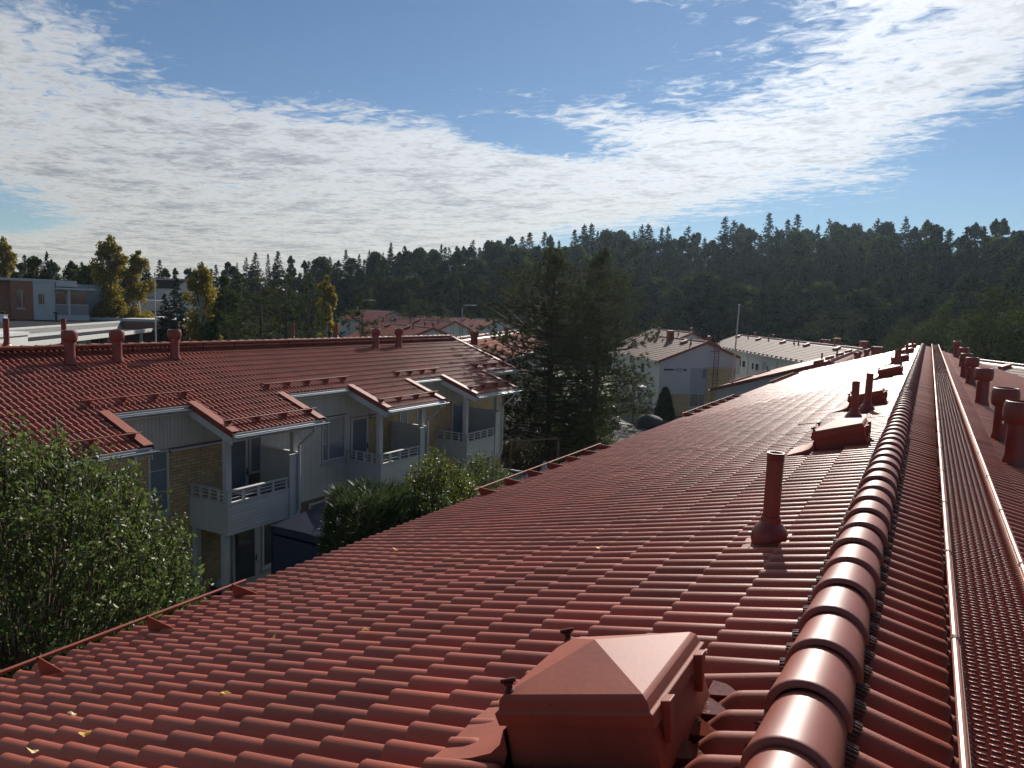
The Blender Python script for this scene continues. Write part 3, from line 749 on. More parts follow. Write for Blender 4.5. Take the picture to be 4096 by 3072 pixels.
boards_v(17.46, 18.64, soff, 9-3.80); boards_v(17.46, 18.64, 9-5.50, 9-6.52); boards_v(18.86, 19.80, soff, 9-3.98)
boards_v(19.82, 23.5, soff, ZB); boards_v(23.5, 27.4, soff, ZB)
# pale bricks: courses of 85 mm, bricks of 285 mm, joints sunk
bmesh_ = {}
def brick_mesh(l):
    l = round(l, 3)
    if l not in bmesh_:
        m = MB(); m.box(-.02, .012, 0, l, 0, .073); bm = bmesh.new(); me = bpy.data.meshes.new('brick'); me.from_pydata(m.v, [], m.f); me.update(); me.materials.append(MATS['brick']); bmesh_[l] = me
        bm.free()
    return bmesh_[l]
BR = []
def bricks(y0, y1, z0, z1, xw=XW-.004):
    k0 = int(math.ceil(z0/.087)); z = k0*.087; r = k0
    while z+.074 < z1:
        y = y0-(.1455 if r % 2 else 0)-.04
        while y < y1:
            a, b = max(y, y0), min(y+.279, y1)
            if b-a > .03: BR.append((xw, a, z, b-a))
            y += .291
        z += .087; r += 1
WIN = []      # y0, y1, z0, z1 of openings in the brickwork
for a, b, z0, z1 in [(11.87, 13.75, .25, ZB-.1), (10.0, 11.26, .25, ZB-.03), (11.26, 11.87, .25, 9-5.85), (9.0, 10.0, .25, ZB-.03), (19.82, 21.55, 2.7, ZB-.06), (22.12, 22.62, 2.7, ZB-.06), (23.28, 25.06, .3, ZB+.0), (21.55, 22.12, 2.7, 9-5.85), (22.62, 23.28, 2.7, 9-5.85), (19.0, 23.3, .3, 2.62), (26.2, 29.3, .3, ZB-.05)]:
    bricks(a, b, z0, z1)
vis = sorted(range(len(BR)), key=lambda i: (0 if (11.8 < BR[i][1] < 13.8 and BR[i][2] > 1.2) or (10.4 < BR[i][1] < 11.3 and BR[i][2] > 2.5) else 1, (BR[i][1]-12.5)**2+(BR[i][2]-4)**2))
# the wall part carries them
rest = MB(LL)
for n_, i in enumerate(vis):
    x, y, z, l = BR[i]
    if n_ < 300:
        o = link('brick', brick_mesh(l), None, lh); o.location = Vector((x+random.gauss(0, .0012), y, z))-LL
    else: rest.box(x-.02, x+.012, y, y+l, z, z+.073)
tag(rest.build('bricks', 'brick', lh), kind='stuff')
# windows and doors
def window(y0, y1, z0, z1, xw=XW, mull=(), trans=(), mat='blindglass', fr=.07, sill=True, parent=lh, proud=.035):
    m = MB(LL)
    m.box(xw, xw+proud, y0, y0+fr, z0, z1); m.box(xw, xw+proud, y1-fr, y1, z0, z1); m.box(xw, xw+proud-.002, y0+fr, y1-fr, z1-fr, z1); m.box(xw, xw+proud-.002, y0+fr, y1-fr, z0, z0+fr)
    for q in mull: m.box(xw, xw+proud-.004, q-.035, q+.035, z0+fr, z1-fr)
    w = m.build('window', 'whitewood', parent)
    for q in trans:
        m = MB(LL); m.box(xw, xw+proud-.012, y0+fr, y1-fr, q-.012, q+.012); m.build('glazing_bar', 'whitewood', w)
    cuts = [y0+fr]+[c for q in mull for c in (q-.035, q+.035)]+[y1-fr]
    for a, b in zip(cuts[::2], cuts[1::2]):
        m = MB(LL); m.box(xw+.002, xw+.010, a, b, z0+fr, z1-fr); m.build('pane', mat, w)
    if sill:
        m = MB(LL); m.hexa([(xw, y0-.05, z0-.13), (xw+.03, y0-.05, z0-.13), (xw+.03, y1+.05, z0-.13), (xw, y1+.05, z0-.13)], [(xw, y0-.05, z0-.002), (xw+.07, y0-.05, z0-.03), (xw+.07, y1+.05, z0-.03), (xw, y1+.05, z0-.002)]); m.build('sill', 'whitewood', w)
    return w
def door(y0, y1, z0, z1, xw=XW, mat='blindglass', hy=None, lower=.0):
    m = MB(LL); fr = .09
    m.box(xw, xw+.045, y0, y0+fr, z0, z1); m.box(xw, xw+.045, y1-fr, y1, z0, z1); m.box(xw, xw+.043, y0+fr, y1-fr, z1-fr, z1); m.box(xw, xw+.043, y0+fr, y1-fr, z0, z0+.14+lower)
    d = m.build('door', 'whitewood', lh)
    m = MB(LL); m.box(xw+.004, xw+.014, y0+fr, y1-fr, z0+.14+lower, z1-fr); m.build('pane', mat, d)
    hy = hy if hy is not None else y1-.05
    m = MB(LL); m.box(xw+.045, xw+.062, hy-.015, hy+.015, z0+.95, z0+1.17); m.tube([(xw+.06, hy, z0+1.06), (xw+.10, hy, z0+1.06), (xw+.10, hy-.12, z0+1.06)], .011, 6); m.build('handle', 'black', d)
    return d
window(11.27, 11.86, 9-5.72, 9-4.02, trans=(9-4.55, 9-5.13), fr=.06)
window(17.48, 18.62, 9-5.36, 9-3.84, mull=(17.80,), trans=(9-4.74,))
door(18.88, 19.78, 9-6.15, 9-4.0, hy=19.73)
window(21.57, 22.10, 9-5.72, 9-4.07, trans=(9-4.75,)); window(22.64, 23.26, 9-5.72, 9-4.04, trans=(9-4.75,))
door(25.08, 25.98, 9-6.15, 9-3.98, hy=25.93)
window(9.0, 9.55, 9-5.72, 9-4.05, mull=(), trans=())
window(16.9, 18.6, .9, 2.35, mull=(18.1,), mat='glass', sill=False)
# ground floor doors and windows under the balconies
for b in (12.5, 18.68, 23.96):
    door(b+1.35, b+2.25, .12, 2.36, xw=XW+.021, mat='glass', hy=b+2.20, lower=.35); window(b+2.45, b+3.3, .75, 2.36, xw=XW+.021, mat='glass', sill=True)
door(13.62, 14.45, 9-6.15, 9-4.05, hy=14.4); window(14.5, 15.0, 9-5.2, 9-4.05, sill=False)
for b in (12.5, 18.68, 23.96): MB(LL).box(XW+.001, XW+.02, b+1.22, b+3.4, .1, 2.62).build('white_panel', 'white', lh)
# balconies
BH = board_mesh(1.0, .02)
def balcony(b):
    xf, x0 = -15.75, XW+.02; y1 = b+2.1; zb, zt, zr = 9-6.28, 9-5.43, 9-5.07
    m = MB(LL); m.box(x0, xf-.03, b+.02, y1+.35, zb+.02, zb+.16); bal = m.build('balcony', 'white', lh)
    n = 9
    for i in range(n):                                   # front boards
        o = link('board', BH, None, bal); o.location = Vector((xf-.03, b, zb+i*(zt-zb)/n+.004))-LL; o.scale = (1.5, y1-b, (zt-zb)/n-.006)
    m = MB(LL); m.box(xf-.045, xf-.032, b+.02, y1, zb+.01, zt-.01); m.build('front_backing', 'white', bal)
    m = MB(LL); m.box(x0, xf-.002, b-.03, b-.002, zb, zt); m.build('side_panel', 'white', bal)
    m = MB(LL); m.box(x0, xf+.03, b-.06, b+.10, zt+.001, zt+.028); m.box(xf-.13, xf+.03, b+.10, y1, zt+.001, zt+.028); m.build('ledge', 'white', bal)
    ps = [(xf-.06, b+.04)]+[(xf-.06, b+.04+(y1-b-.10)*k/4) for k in range(1, 5)]+[(xf-.06-(xf-x0-.12)*k/4, b+.02) for k in range(1, 5)]
    for k, (x, y) in enumerate(ps):
        w = .055 if k == 0 else .032
        m = MB(LL); m.box(x-w, x+w, y-w, y+w, zt+.028, zr-.03); m.build('baluster', 'whitewood', bal)
    m = MB(LL); m.box(xf-.125, xf+.01, b-.03, y1, zr-.03, zr); m.box(x0, xf-.125, b-.045, b+.085, zr-.03, zr); m.build('handrail', 'whitewood', bal)
    for dz in (.12, .22):
        m = MB(LL); m.box(xf-.075, xf-.05, b+.05, y1, zt+dz, zt+dz+.025); m.box(x0, xf-.06, b+.008, b+.032, zt+dz, zt+dz+.025); m.build('thin_rail', 'whitewood', bal)
    # screen wall at the far end, of boards
    ys = b+2.42; zt2 = 9-4.40
    for i in range(20):
        o = link('board', BH, None, bal); h_ = (zt2-zb)/20; o.location = Vector((x0, ys-.02, zb+i*h_))-LL; o.rotation_euler = (0, 0, 0); o.scale = ((xf-x0)/.02, .04, h_-.006)
    m = MB(LL); m.box(x0, xf, ys-.012, ys+.05, zb+.004, zt2-.004); m.build('screen_core', 'white', bal)
    m = MB(LL); m.box(x0, xf+.02, ys-.04, ys+.07, zt2, zt2+.03); m.build('screen_cap', 'whitewood', bal)
    m = MB(LL); m.box(xf-.02, xf+.04, y1, ys+.05, zb, zt2-.005); m.build('screen_edge', 'whitewood', bal)
    for (x, y, z0, z1) in ((-15.93, b+.03, .05, zb+.03), (-15.93, b+.10, zb+.1, zc(-15.9)-.2), (-17.22, b+.10, .05, zb+.03), (-15.93, b+1.98, .05, zb+.03), (-15.93, b+2.44, zt2+.03, zc(-15.9)-.2)):
        m = MB(LL); m.box(x-.075, x+.075, y-.085, y+.085, z0, z1); m.build('post', 'whitewood', bal)
    return bal
for b in (12.5, 18.68, 23.96): balcony(b)
m = MB(LL); m.box(XW+.01, XW+.12, 11.9, 13.6, ZB-.1, ZB-.03); m.box(XW+.01, XW+.12, 19.84, 21.5, ZB-.08, ZB-.01); m.build('lintel', 'whitewood', lh)
m = MB(LL)
for a, b in BAYS: m.box(-15.98, -15.86, a+.05, b-.05, zc(-15.9)-.36, zc(-15.9)-.2)
m.build('porch_beam', 'whitewood', lh)
# snow guards, vents, walkway on this roof
for i, (a, b, x, lab) in enumerate([(6.9, 10.0, -15.72, 'double-rail snow guard on the leftmost porch roof, behind the leafy tree'), (9.75, 12.6, -17.45, 'double-rail snow guard above the first recess of the row house'), (12.4, 15.5, -15.72, 'double-rail snow guard on the porch roof over the nearest balcony'),
        (15.2, 18.8, -17.45, 'double-rail snow guard above the second recess of the row house'), (18.5, 21.66, -15.72, 'double-rail snow guard on the porch roof over the second balcony'), (21.5, 24.1, -17.45, 'double-rail snow guard above the third recess of the row house'),
        (23.95, 27.1, -15.72, 'double-rail snow guard on the porch roof over the farthest balcony'), (27.0, 29.6, -17.45, 'double-rail snow guard at the far gable end of the row house')]):
    snow_fence('snow_guard', 1, AL, LR, (x-LR[0])/math.cos(AL), a, b, .95, lab)
vl = ['leftmost exhaust vent on the roof of the row house across the yard', 'second exhaust vent from the left on the row house roof', 'third exhaust vent from the left on the row house roof', 'left one of the close pair of exhaust vents on the row house roof', 'right one of the close pair of exhaust vents on the row house roof']
for i, (x, y) in enumerate([(-19.85, 10.75), (-19.85, 12.05), (-19.85, 13.85), (-19.95, 23.2), (-19.95, 24.7)]):
    o = copy_tree(exh); o.location = (x, y, zc(x)); o.scale = (1.1, 1.1, 1.12 if i < 3 else 1.0); o.rotation_euler = (0, 0, i); tag(o, vl[i], 'exhaust vent', 'exhaust vents on the row house')
for i, (y, h, lab) in enumerate([(10.05, 1.5, 'thin red vent pipe behind the row house ridge, leftmost'), (11.55, 1.5, 'thin red vent pipe behind the row house ridge, second from left'), (20.2, 1.25, 'thin red vent pipe behind the row house ridge, before the dark pines'), (22.6, 1.25, 'thin red vent pipe behind the row house ridge, beside the young pine')]):
    o = copy_tree(pipe); o.location = (-21.6, y, zc(-21.6)+.2); o.scale = (1.3, 1.3, h); tag(o, lab, 'vent pipe', 'vent pipes of the row house')
walkway(-20.62, -20.30, zc(-20.46)+.17, Y0, Y1, 'narrow red walkway just below the ridge of the row house across the yard', row=.06, rail_m='redmetal', cols=5, near=False)

# ------------------------------------------------------------------ other gabled houses
def gable_house(name, A, az, length, hl, hr, slope_l, slope_r, label, wall='plaster', tiles='tile_far', zbase=0.0, lod=2, inset=.35, ridge_m='ridge', group=None, verge_m='redmetal'):
    """A = apex of the near gable; the ridge runs away at az degrees left of +Y; hl/hr = half widths of the roof left and right of the ridge"""
    t = empty(name, (A[0], A[1], 0), rad(az), label, 'house', group); z = A[2]
    zl, zr = z-hl*math.tan(slope_l), z-hr*math.tan(slope_r)
    wl, wr = -hl+inset, hr-inset
    cz = lambda x: z-(abs(x)*math.tan(slope_l if x < 0 else slope_r))
    b = [(wl, .25, zbase), (wr, .25, zbase), (wr, .25, cz(wr)-.2), (0, .25, z-.2), (wl, .25, cz(wl)-.2)]
    MB().hexa(b, [(x, length-.25, zz) for x, y, zz in b]).build('wall', wall, t)
    b = [(-hl, 0, zl-.22), (0, 0, z-.22), (hr, 0, zr-.22), (hr, 0, zr-.075), (0, 0, z-.075), (-hl, 0, zl-.075)]
    rf = MB().hexa(b, [(x, length, zz) for x, y, zz in b]).build('roof', 'white', t)
    c, s_ = math.cos(rad(az)), math.sin(rad(az))
    tw = lambda p: np.array([A[0]+p[0]*c-p[1]*s_, A[1]+p[0]*s_+p[1]*c, p[2]])
    for side, hw, ang in ((-1, hl, slope_l), (1, hr, slope_r)):
        rows = int((hw/math.cos(ang)-.1)/TG); vo = hw/math.cos(ang)-(rows-1)*TG+.03
        lay_tiles(t, rf, side, ang, (0, z), 0, length, vo, lambda y: rows, mat=tiles, lod=lod, to_world=tw)
    n = int(length/.367)
    vs, fs = [], []
    for i in range(n):
        o = link('ridge_tile', ridge_tile_mesh(ridge_m, 8), None, rf); o.location = (0, i*.367, z-.05); o.rotation_euler = (-.036, 0, 0)
    for sgn, hw, zz in ((-1, hl, zl), (1, hr, zr)):
        m = MB(); x0, x1 = 0, sgn*hw
        m.hexa([(x0, -.03, z-.20), (x1, -.03, zz-.20), (x1, .02, zz-.20), (x0, .02, z-.20)], [(x0, -.03, z+.03), (x1, -.03, zz+.03), (x1, .02, zz+.03), (x0, .02, z+.03)]); m.build('verge_board', verge_m, t)
        m = MB(); gutter_mesh(m, x1+sgn*.06, zz-.10, .02, length, .06, sgn); m.build('gutter', 'galv', t, smooth=True)
    return t, cz
def gwin(t, x0, x1, z0, z1, y=.25, mat='glass', fr='white', mull=()):
    m = MB(); f = .06; y0 = y-.03
    m.box(x0, x0+f, y0, y, z0, z1); m.box(x1-f, x1, y0, y, z0, z1); m.box(x0+f, x1-f, y0+.002, y, z1-f, z1); m.box(x0+f, x1-f, y0+.002, y, z0, z0+f)
    for q in mull: m.box(q-f/2, q+f/2, y0+.002, y, z0+f, z1-f)
    w = m.build('window', fr, t); MB().box(x0+f, x1-f, y-.012, y-.004, z0+f, z1-f).build('pane', mat, w); return w
def swin(t, x, y0, y1, z0, z1, sgn, mat='glass'):
    m = MB(); f = .06; a, b = (x, x+.03*sgn)
    m.box(a, b, y0, y0+f, z0, z1); m.box(a, b, y1-f, y1, z0, z1); m.box(a, b-.002*sgn, y0+f, y1-f, z1-f, z1); m.box(a, b-.002*sgn, y0+f, y1-f, z0, z0+f)
    w = m.build('window', 'white', t); MB().box(x+.004*sgn, x+.012*sgn, y0+f, y1-f, z0+f, z1-f).build('pane', mat, w); return w
def roof_bits(t, cz, bits):
    """small vents as parts of a far house: kind, x, y"""
    for kind, x, y in bits:
        z = cz(x)
        if kind == 'vent': m = MB(); m.lathe([(.12, -.1), (.11, .45), (.17, .48), (.18, .66), (.14, .72), (0, .70)], (x, y, z), 12); m.build('exhaust_vent', 'redplastic', t, smooth=True)
        elif kind == 'pipe': m = MB(); m.lathe([(.11, -.1), (.11, .06), (.055, .14), (.055, .62), (.0, .62)], (x, y, z), 10); m.build('vent_pipe', 'redplastic', t, smooth=True)
        elif kind == 'hatch':
            sl = (cz(x+.1)-cz(x-.1))/.2; m = MB(); q = [(-.28, -.29), (.28, -.29), (.28, .29), (-.28, .29)]
            m.hexa([(x+a, y+b, z+a*sl-.05) for a, b in q], [(x+a, y+b, z+a*sl+.20) for a, b in q]); i = len(m.v)
            m.add([(x+a, y+b, z+a*sl+.201) for a, b in q]+[(x, y, z+.25)], [(0, 1, 4), (1, 2, 4), (2, 3, 4), (3, 0, 4)]); m.build('roof_hatch', 'redmetal', t)
        elif kind == 'chimney':
            m = MB(); m.box(x-.28, x+.28, y-.28, y+.28, z-.2, z+.85); m.box(x-.33, x+.33, y-.33, y+.33, z+.85, z+.93); m.build('chimney', 'redmetal', t)
def ladder(t, x, y, z0, z1, top=.9, w=.42):
    m = MB()
    for s in (-1, 1):
        pts = [(x+s*w/2, y, z0), (x+s*w/2, y, z1)]
        for k in range(7):
            a = math.pi*k/6; pts.append((x+s*w/2, y+.22-.22*math.cos(a), z1+top+.25*math.sin(a)))
        pts.append((x+s*w/2, y+.44, z1+.2)); m.tube(pts, .022, 6)
    m.build('ladder', 'darkred', t, smooth=True)
    z = z0+.15
    while z < z1: MB().tube([(x-w/2, y, z), (x+w/2, y, z)], .014, 5).build('rung', 'darkred', t); z += .3
# second block, straight behind the near roof
nb, cz = gable_house('row_house', (-5.16, 48.0, 9-2.56), 0, 26, 7.19, 7.0, rad(17.76), rad(17.76), 'next house behind the near roof, its dark stepped verge crossing the white gabled house')
roof_bits(nb, cz, [('hatch', -.75, 1.2), ('pipe', -.7, 2.2), ('hatch', -.8, 7.5), ('pipe', -.6, 10), ('hatch', -.75, 13.5), ('hatch', -.75, 20.5), ('vent', 1.0, 6), ('vent', 1.0, 8.5), ('vent', 1.1, 13), ('vent', 1.1, 15), ('vent', 1.1, 21), ('chimney', 1.6, 19)])
for i, (a, b, lab) in enumerate([(52, 58.5, 'nearer snow guard on the next house behind the near roof'), (61, 66, 'farther snow guard on the next house behind the near roof')]):
    snow_fence('snow_guard', -1, rad(17.76), (-5.16, 9-2.56), 7.2, a, b, .9, lab, rails=1, hgt=.11)
# white gabled house with a ladder
wh, cz = gable_house('gabled_house', (-16.89, 63.80, 9-2.33), 40, 14.2, 4.5, 3.25, rad(21.6), rad(21.6), 'white house with wide gable, grey panel, pale brick corner and a wall ladder', inset=.30, tiles='tile_glare')
g0 = .25
MB().box(-4.22, -1.30, g0-.045, g0-.001, 0, 9-7.02).build('brick_plinth', 'brick', wh); MB().box(.23, 2.95, g0-.05, g0-.001, 0, 9-4.60).build('brick_corner', 'brick', wh)
for r in range(22):     # coursing lines as thin proud courses
    z = .1+r*.087
    if z < 1.9: MB().box(-4.22, -1.30, g0-.058, g0-.046, z, z+.074).build('brick_course', 'brick', wh)
for r in range(49): MB().box(.23, 2.95, g0-.063, g0-.051, .1+r*.087, .1+r*.087+.074).build('brick_course', 'brick', wh)
MB().box(-4.24, -1.28, g0-.09, g0-.002, 9-7.02, 9-6.93).build('ledge', 'white', wh); MB().box(.20, 2.97, g0-.09, g0-.002, 9-4.60, 9-4.53).build('ledge', 'white', wh)
MB().box(-1.28, .20, g0-.03, g0-.001, 9-6.96, 9-4.70).build('grey_panel', 'greypanel', wh)
gwin(wh, -3.88, -2.85, 9-5.03, 9-4.74, g0); MB().box(-2.85, -2.05, g0-.025, g0-.001, 9-5.03, 9-4.74).build('grey_panel', 'greypanel', wh); gwin(wh, -2.05, -1.62, 9-5.03, 9-4.74, g0)
gwin(wh, -1.28, .18, 9-8.2, 9-6.97, g0, mull=(-.42,)); gwin(wh, -.22, .19, 9-5.68, 9-4.72, g0-.03, mat='blindglass', fr='greypanel')
ladder(wh, .98, g0-.18, 9-8.0, 9-2.75, .55)
for z in (9-3.2, 9-5.25): MB().tube([(.35, g0-.1, z), (1.35, g0-.1, z)], .02, 5).build('bracket', 'darkred', wh)
swin(wh, -4.2, 1.6, 2.6, 9-8.3, 9-6.9, -1); swin(wh, -4.2, 6, 7.2, 9-8.3, 9-6.9, -1); swin(wh, -4.2, 4, 5, 9-5.6, 9-4.6, -1)
roof_bits(wh, cz, [('hatch', -.75, 3.4), ('pipe', -.8, 1.7), ('hatch', -.8, 11.5), ('chimney', -.5, 7.3), ('vent', .6, 1.0), ('vent', -.6, 10.5)])
# house right behind it, only its upper gable shows
bh, cz = gable_house('gabled_house', (-23.6, 82.5, 9-2.05), 40, 13, 4.2, 3.4, rad(22), rad(22), 'small roof with pale gable and ladder showing above the white gabled house', tiles='tile_glare')
ladder(bh, .9, .05, 2, 9-2.4, .55); roof_bits(bh, cz, [('pipe', -.8, 2.2), ('vent', .5, 1.5), ('vent', -.9, 8)])
# long house towards the forest
lg, cz = gable_house('row_house', (-5.54+.3, 75.0-.5, 9-2.6), 31.1, 35.3, 4.3, 4.3, rad(21), rad(21), 'long white house with sunlit pinkish roof below the forest', tiles='tile_glare')
for y in (6, 11, 15.5, 20, 24, 28.5): swin(lg, -3.95, y, y+1.1, 9-6.2, 9-5.35, -1); swin(lg, -3.95, y+1.6, y+2.3, 9-6.2, 9-5.35, -1)
for y in (13, 22, 31): MB().box(-3.99, -3.952, y, y+1.5, 9-7.2, 9-5.0).build('grey_panel', 'greypanel', lg)
for y in (10, 19, 27): MB().tube([(-4.3, y, 9-4.4), (-4.25, y, 9-4.7), (-4.02, y, 9-5.0), (-4.02, y, .3)], .05, 6).build('downpipe', 'white', lg, smooth=True)
roof_bits(lg, cz, [('hatch', -.75, 33), ('hatch', -.8, 25), ('hatch', -.8, 17), ('hatch', -.8, 10.5), ('hatch', -.8, 3.5), ('pipe', -.7, 29), ('pipe', -.7, 14), ('pipe', -.7, 12.8), ('pipe', -.6, 22), ('vent', .6, 30), ('vent', .7, 24), ('vent', .7, 8.5), ('vent', .7, 9.3), ('vent', .7, 10.2), ('chimney', .8, 1.5), ('chimney', .6, 6.5)])
for k in range(26): MB().hexa([(-4.26, .8+k*1.3, 9-4.24), (-3.96, .8+k*1.3, 9-4.13), (-3.96, .95+k*1.3, 9-4.13), (-4.26, .95+k*1.3, 9-4.24)], [(-4.28, .8+k*1.3, 9-4.08), (-4.26, .8+k*1.3, 9-4.08), (-4.26, .95+k*1.3, 9-4.08), (-4.28, .95+k*1.3, 9-4.08)]).build('snow_bracket', 'darkred', lg)
MB().box(-6.5, -4.0, 9, 17, 9-8.0, 9-7.85).build('canopy', 'bluefabric', lg)
# house beyond the exhaust vents on the right
fr_, cz = gable_house('row_house', (8.2, 52.3, 9-2.6), 24.5, 18, 4.8, 4.8, rad(19), rad(19), 'red tiled roof beyond the exhaust vents at the right edge', tiles='tile_glare')
roof_bits(fr_, cz, [('hatch', -.8, 7), ('vent', -.7, 12), ('hatch', -.8, 14)])
# the red roofs left of the pines
def pol(az, d, z): return (-d*math.sin(rad(az)), d*math.cos(rad(az)), z)
def az_between(p, q): return math.degrees(math.atan2(-(q[0]-p[0]), q[1]-p[1]))
A, B = pol(34.5, 92, 9-1.8), pol(40.7, 113, 9-1.8); r1, cz = gable_house('gabled_house', A, az_between(A, B), math.hypot(B[0]-A[0], B[1]-A[1]), 4.2, 3.4, rad(23), rad(23), 'house with glinting red tiles and pale gable with a ladder, left of the pines')
ladder(r1, .9, .05, 2, 9-2.2, .6); ladder(r1, -1.0, -.9, 2, 9-2.2, .6)
roof_bits(r1, cz, [('hatch', -.8, 9), ('pipe', -.8, 3), ('hatch', -.8, 16), ('vent', -1.5, 14), ('vent', -1.5, 18), ('vent', -2.2, 4), ('pipe', -1.2, 10)])
A, B = pol(36.25, 69, 9-2.02), pol(40.2, 83, 9-2.02); r2, cz = gable_house('gabled_house', A, az_between(A, B), math.hypot(B[0]-A[0], B[1]-A[1]), 4.6, 3.8, rad(20), rad(20), 'dull red roof with white triangular gable just above the row house ridge')
roof_bits(r2, cz, [('hatch', -.8, 5), ('hatch', -.8, 11), ('pipe', -.7, 3.5), ('pipe', -.7, 13), ('vent', .8, 2)])
A, B = pol(31.0, 112, 9-1.75), pol(37.4, 133, 9-1.8); r3, cz = gable_house('row_house', A, az_between(A, B), math.hypot(B[0]-A[0], B[1]-A[1]), 5.0, 4.2, rad(20), rad(20), 'broad dark red roof farthest back before the forest')
roof_bits(r3, cz, [('hatch', -.8, 9), ('pipe', -.6, 6), ('vent', .6, 11), ('vent', .6, 17), ('pipe', .6, 4)]); swin(r3, -4.64, 3, 4.2, 9-5, 9-4, -1)
r4, cz = gable_house('row_house', (-21.6, 31.4, 9-1.62), 18.9, 18, 4.0, 2.7, rad(19.6), rad(19.6), 'continuing red roof with pale sunlit ridge tiles, half hidden by the pine', tiles='tile_matte')
roof_bits(r4, cz, [('vent', .9, .9), ('vent', .9, .25), ('vent', .9, 9)])
A, B = pol(39.2, 120, 9-1.0), pol(42, 132, 9-1.0); r5, cz = gable_house('gabled_house', A, az_between(A, B), 14, 4, 4, rad(22), rad(22), 'farthest small red roof peeking over the glinting one')

# ------------------------------------------------------------------ flat-roofed buildings on the left
def flat_house(name, loc, az, label):
    return empty(name, loc, rad(az), label, 'building')
# low one: local y runs along its long front, local x < 0 is away from us
fb = flat_house('flat_roofed_building', (-72.4, 33.3, 0), 41, 'low white and brick building with flat black roof and white parapet, upper left')
zt = 9-3.0
MB().box(-26, 0, -14, 36, 0, zt-.45).build('wall', 'plaster', fb); MB().box(-25.7, -.3, -13.7, 35.7, zt-.45, zt-.40).build('roof', 'bitumen', fb)
for b in ((-.3, 0, -14, 36, zt-.95, zt-.28), (-26, -25.7, -14, 36, zt-.6, zt+.25), (-25.7, -.3, 35.7, 36, zt-.6, zt), (-25.7, -.3, -14, -13.7, zt-.6, zt)): MB().box(*b).build('parapet', 'white', fb)
MB().box(0, 5.5, -16, -8.0+.0, 0, zt-.35).build('wing', 'plaster', fb); MB().box(5.2, 5.55, -16, -11.2, 0, zt-.8).build('brick_face', 'brickred', fb); MB().box(0.05, 5.6, -16.1, -7.9, zt-.349, zt-.1).build('parapet', 'white', fb)
MB().box(0, 7.0, 32, 50, 0, zt-.3).build('wing', 'brickred', fb); MB().box(0.02, 7.12, 31.9, 50.1, zt-.299, zt+.05).build('parapet', 'white', fb); MB().box(7.01, 7.06, 39, 50.05, 0, zt-.31).build('stucco_face', 'plaster', fb)
MB().box(.02, 4.2, -7.9, 31.8, zt-1.35, zt-1.28).build('canopy_roof', 'bitumen', fb); MB().box(4.0, 4.3, -7.9, 31.8, zt-1.55, zt-1.12).build('canopy_edge', 'white', fb)
for y in (-4, 8, 18, 27): MB().box(3.6, 3.9, y, y+.35, 0, zt-1.56).build('post', 'white', fb)
for y in (-6, 3, 12, 21): gw = MB().box(.01, .05, y, y+5, .8, zt-1.7).build('window', 'glass', fb); MB().box(.05, .09, y+2.4, y+2.5, .8, zt-1.7).build('mullion', 'white', gw)
MB().box(7.2, 12, 50.2, 54, zt-.9, zt-.7).build('canopy_edge', 'white', fb)
for x, y in ((-10, -2), (-6, 6), (-12, 9), (-7, 12), (-13, 13), (-9, 20), (-14, 24)):
    m = MB(); m.hexa([(x-.55, y-.55, zt-.42), (x+.55, y-.55, zt-.42), (x+.55, y+.55, zt-.42), (x-.55, y+.55, zt-.42)], [(x-.42, y-.42, zt+.35), (x+.42, y-.42, zt+.35), (x+.42, y+.42, zt+.35), (x-.42, y+.42, zt+.35)]); m.box(x-.5, x+.5, y-.5, y+.5, zt+.351, zt+.45); m.build('roof_vent', 'galv', fb)
m = MB(); m.box(-13, -11, 3, 5, zt-.42, zt+.9); m.box(-12.6, -11.4, 3.3, 4.7, zt+.901, zt+1.5); m.build('air_handler', 'galv', fb)
for x, y in ((-8, 9.5), (-10, 22.5), (-6, 27), (-15, 19)): m = MB(); m.lathe([(.12, -.4), (.12, .55), (.30, .60), (.30, .75), (.0, .78)], (x, y, zt), 10); m.build('vent_pipe', 'black', fb)
# upper one: local x along its front, local y away from the viewer
fb2 = flat_house('flat_roofed_building', pol(64.9, 112, 0), 64.9, 'two-storey block of red brick and white stucco with glazed balcony, far left')
zt2 = 9+1.55
def fbox(name, mat, x0, x1, y0, y1, z0, z1, p=None): return MB().box(x0, x1, y0, y1, z0, z1).build(name, mat, p or fb2)
fbox('wall', 'brickred', -9, .3, 1.2, 12, 0, zt2); fbox('wall', 'brickred', .301, 2.7, 0, 12, 0, zt2); fbox('wall', 'plaster', 2.701, 5.1, .02, 12, 0, zt2)
fbox('wall', 'plaster', 5.101, 7.5, 2.6, 12, 0, zt2-.2); fbox('parapet', 'white', -9.1, 5.2, -.08, 12.1, zt2+.001, zt2+.32); fbox('parapet', 'white', 5.201, 7.6, .0, 12.05, zt2-.55, zt2+.25)
fbox('wall', 'greypanel', 7.51, 12, 5, 14, 0, zt2-.1)
fbox('balcony_roof', 'white', 5.11, 9.6, -.6, 3.2, 9+.62, 9+.86); fbox('balcony_floor', 'plaster', 5.11, 8.9, -.2, 2.55, 0, 9-2.7)
fbox('post', 'white', 6.5, 6.78, -.15, .1, 9-2.69, 9+.61)
for x0, x1 in ((5.12, 6.49), (6.79, 8.85)):
    fbox('glass_railing', 'blindglass', x0, x1, -.12, -.08, 9-2.65, 9-1.35); fbox('rail', 'galv', x0, x1, -.14, -.06, 9-1.349, 9-1.29)
    fbox('window', 'glass', x0+.1, x1-.1, 2.54, 2.59, 9-2.5, 9+.4)
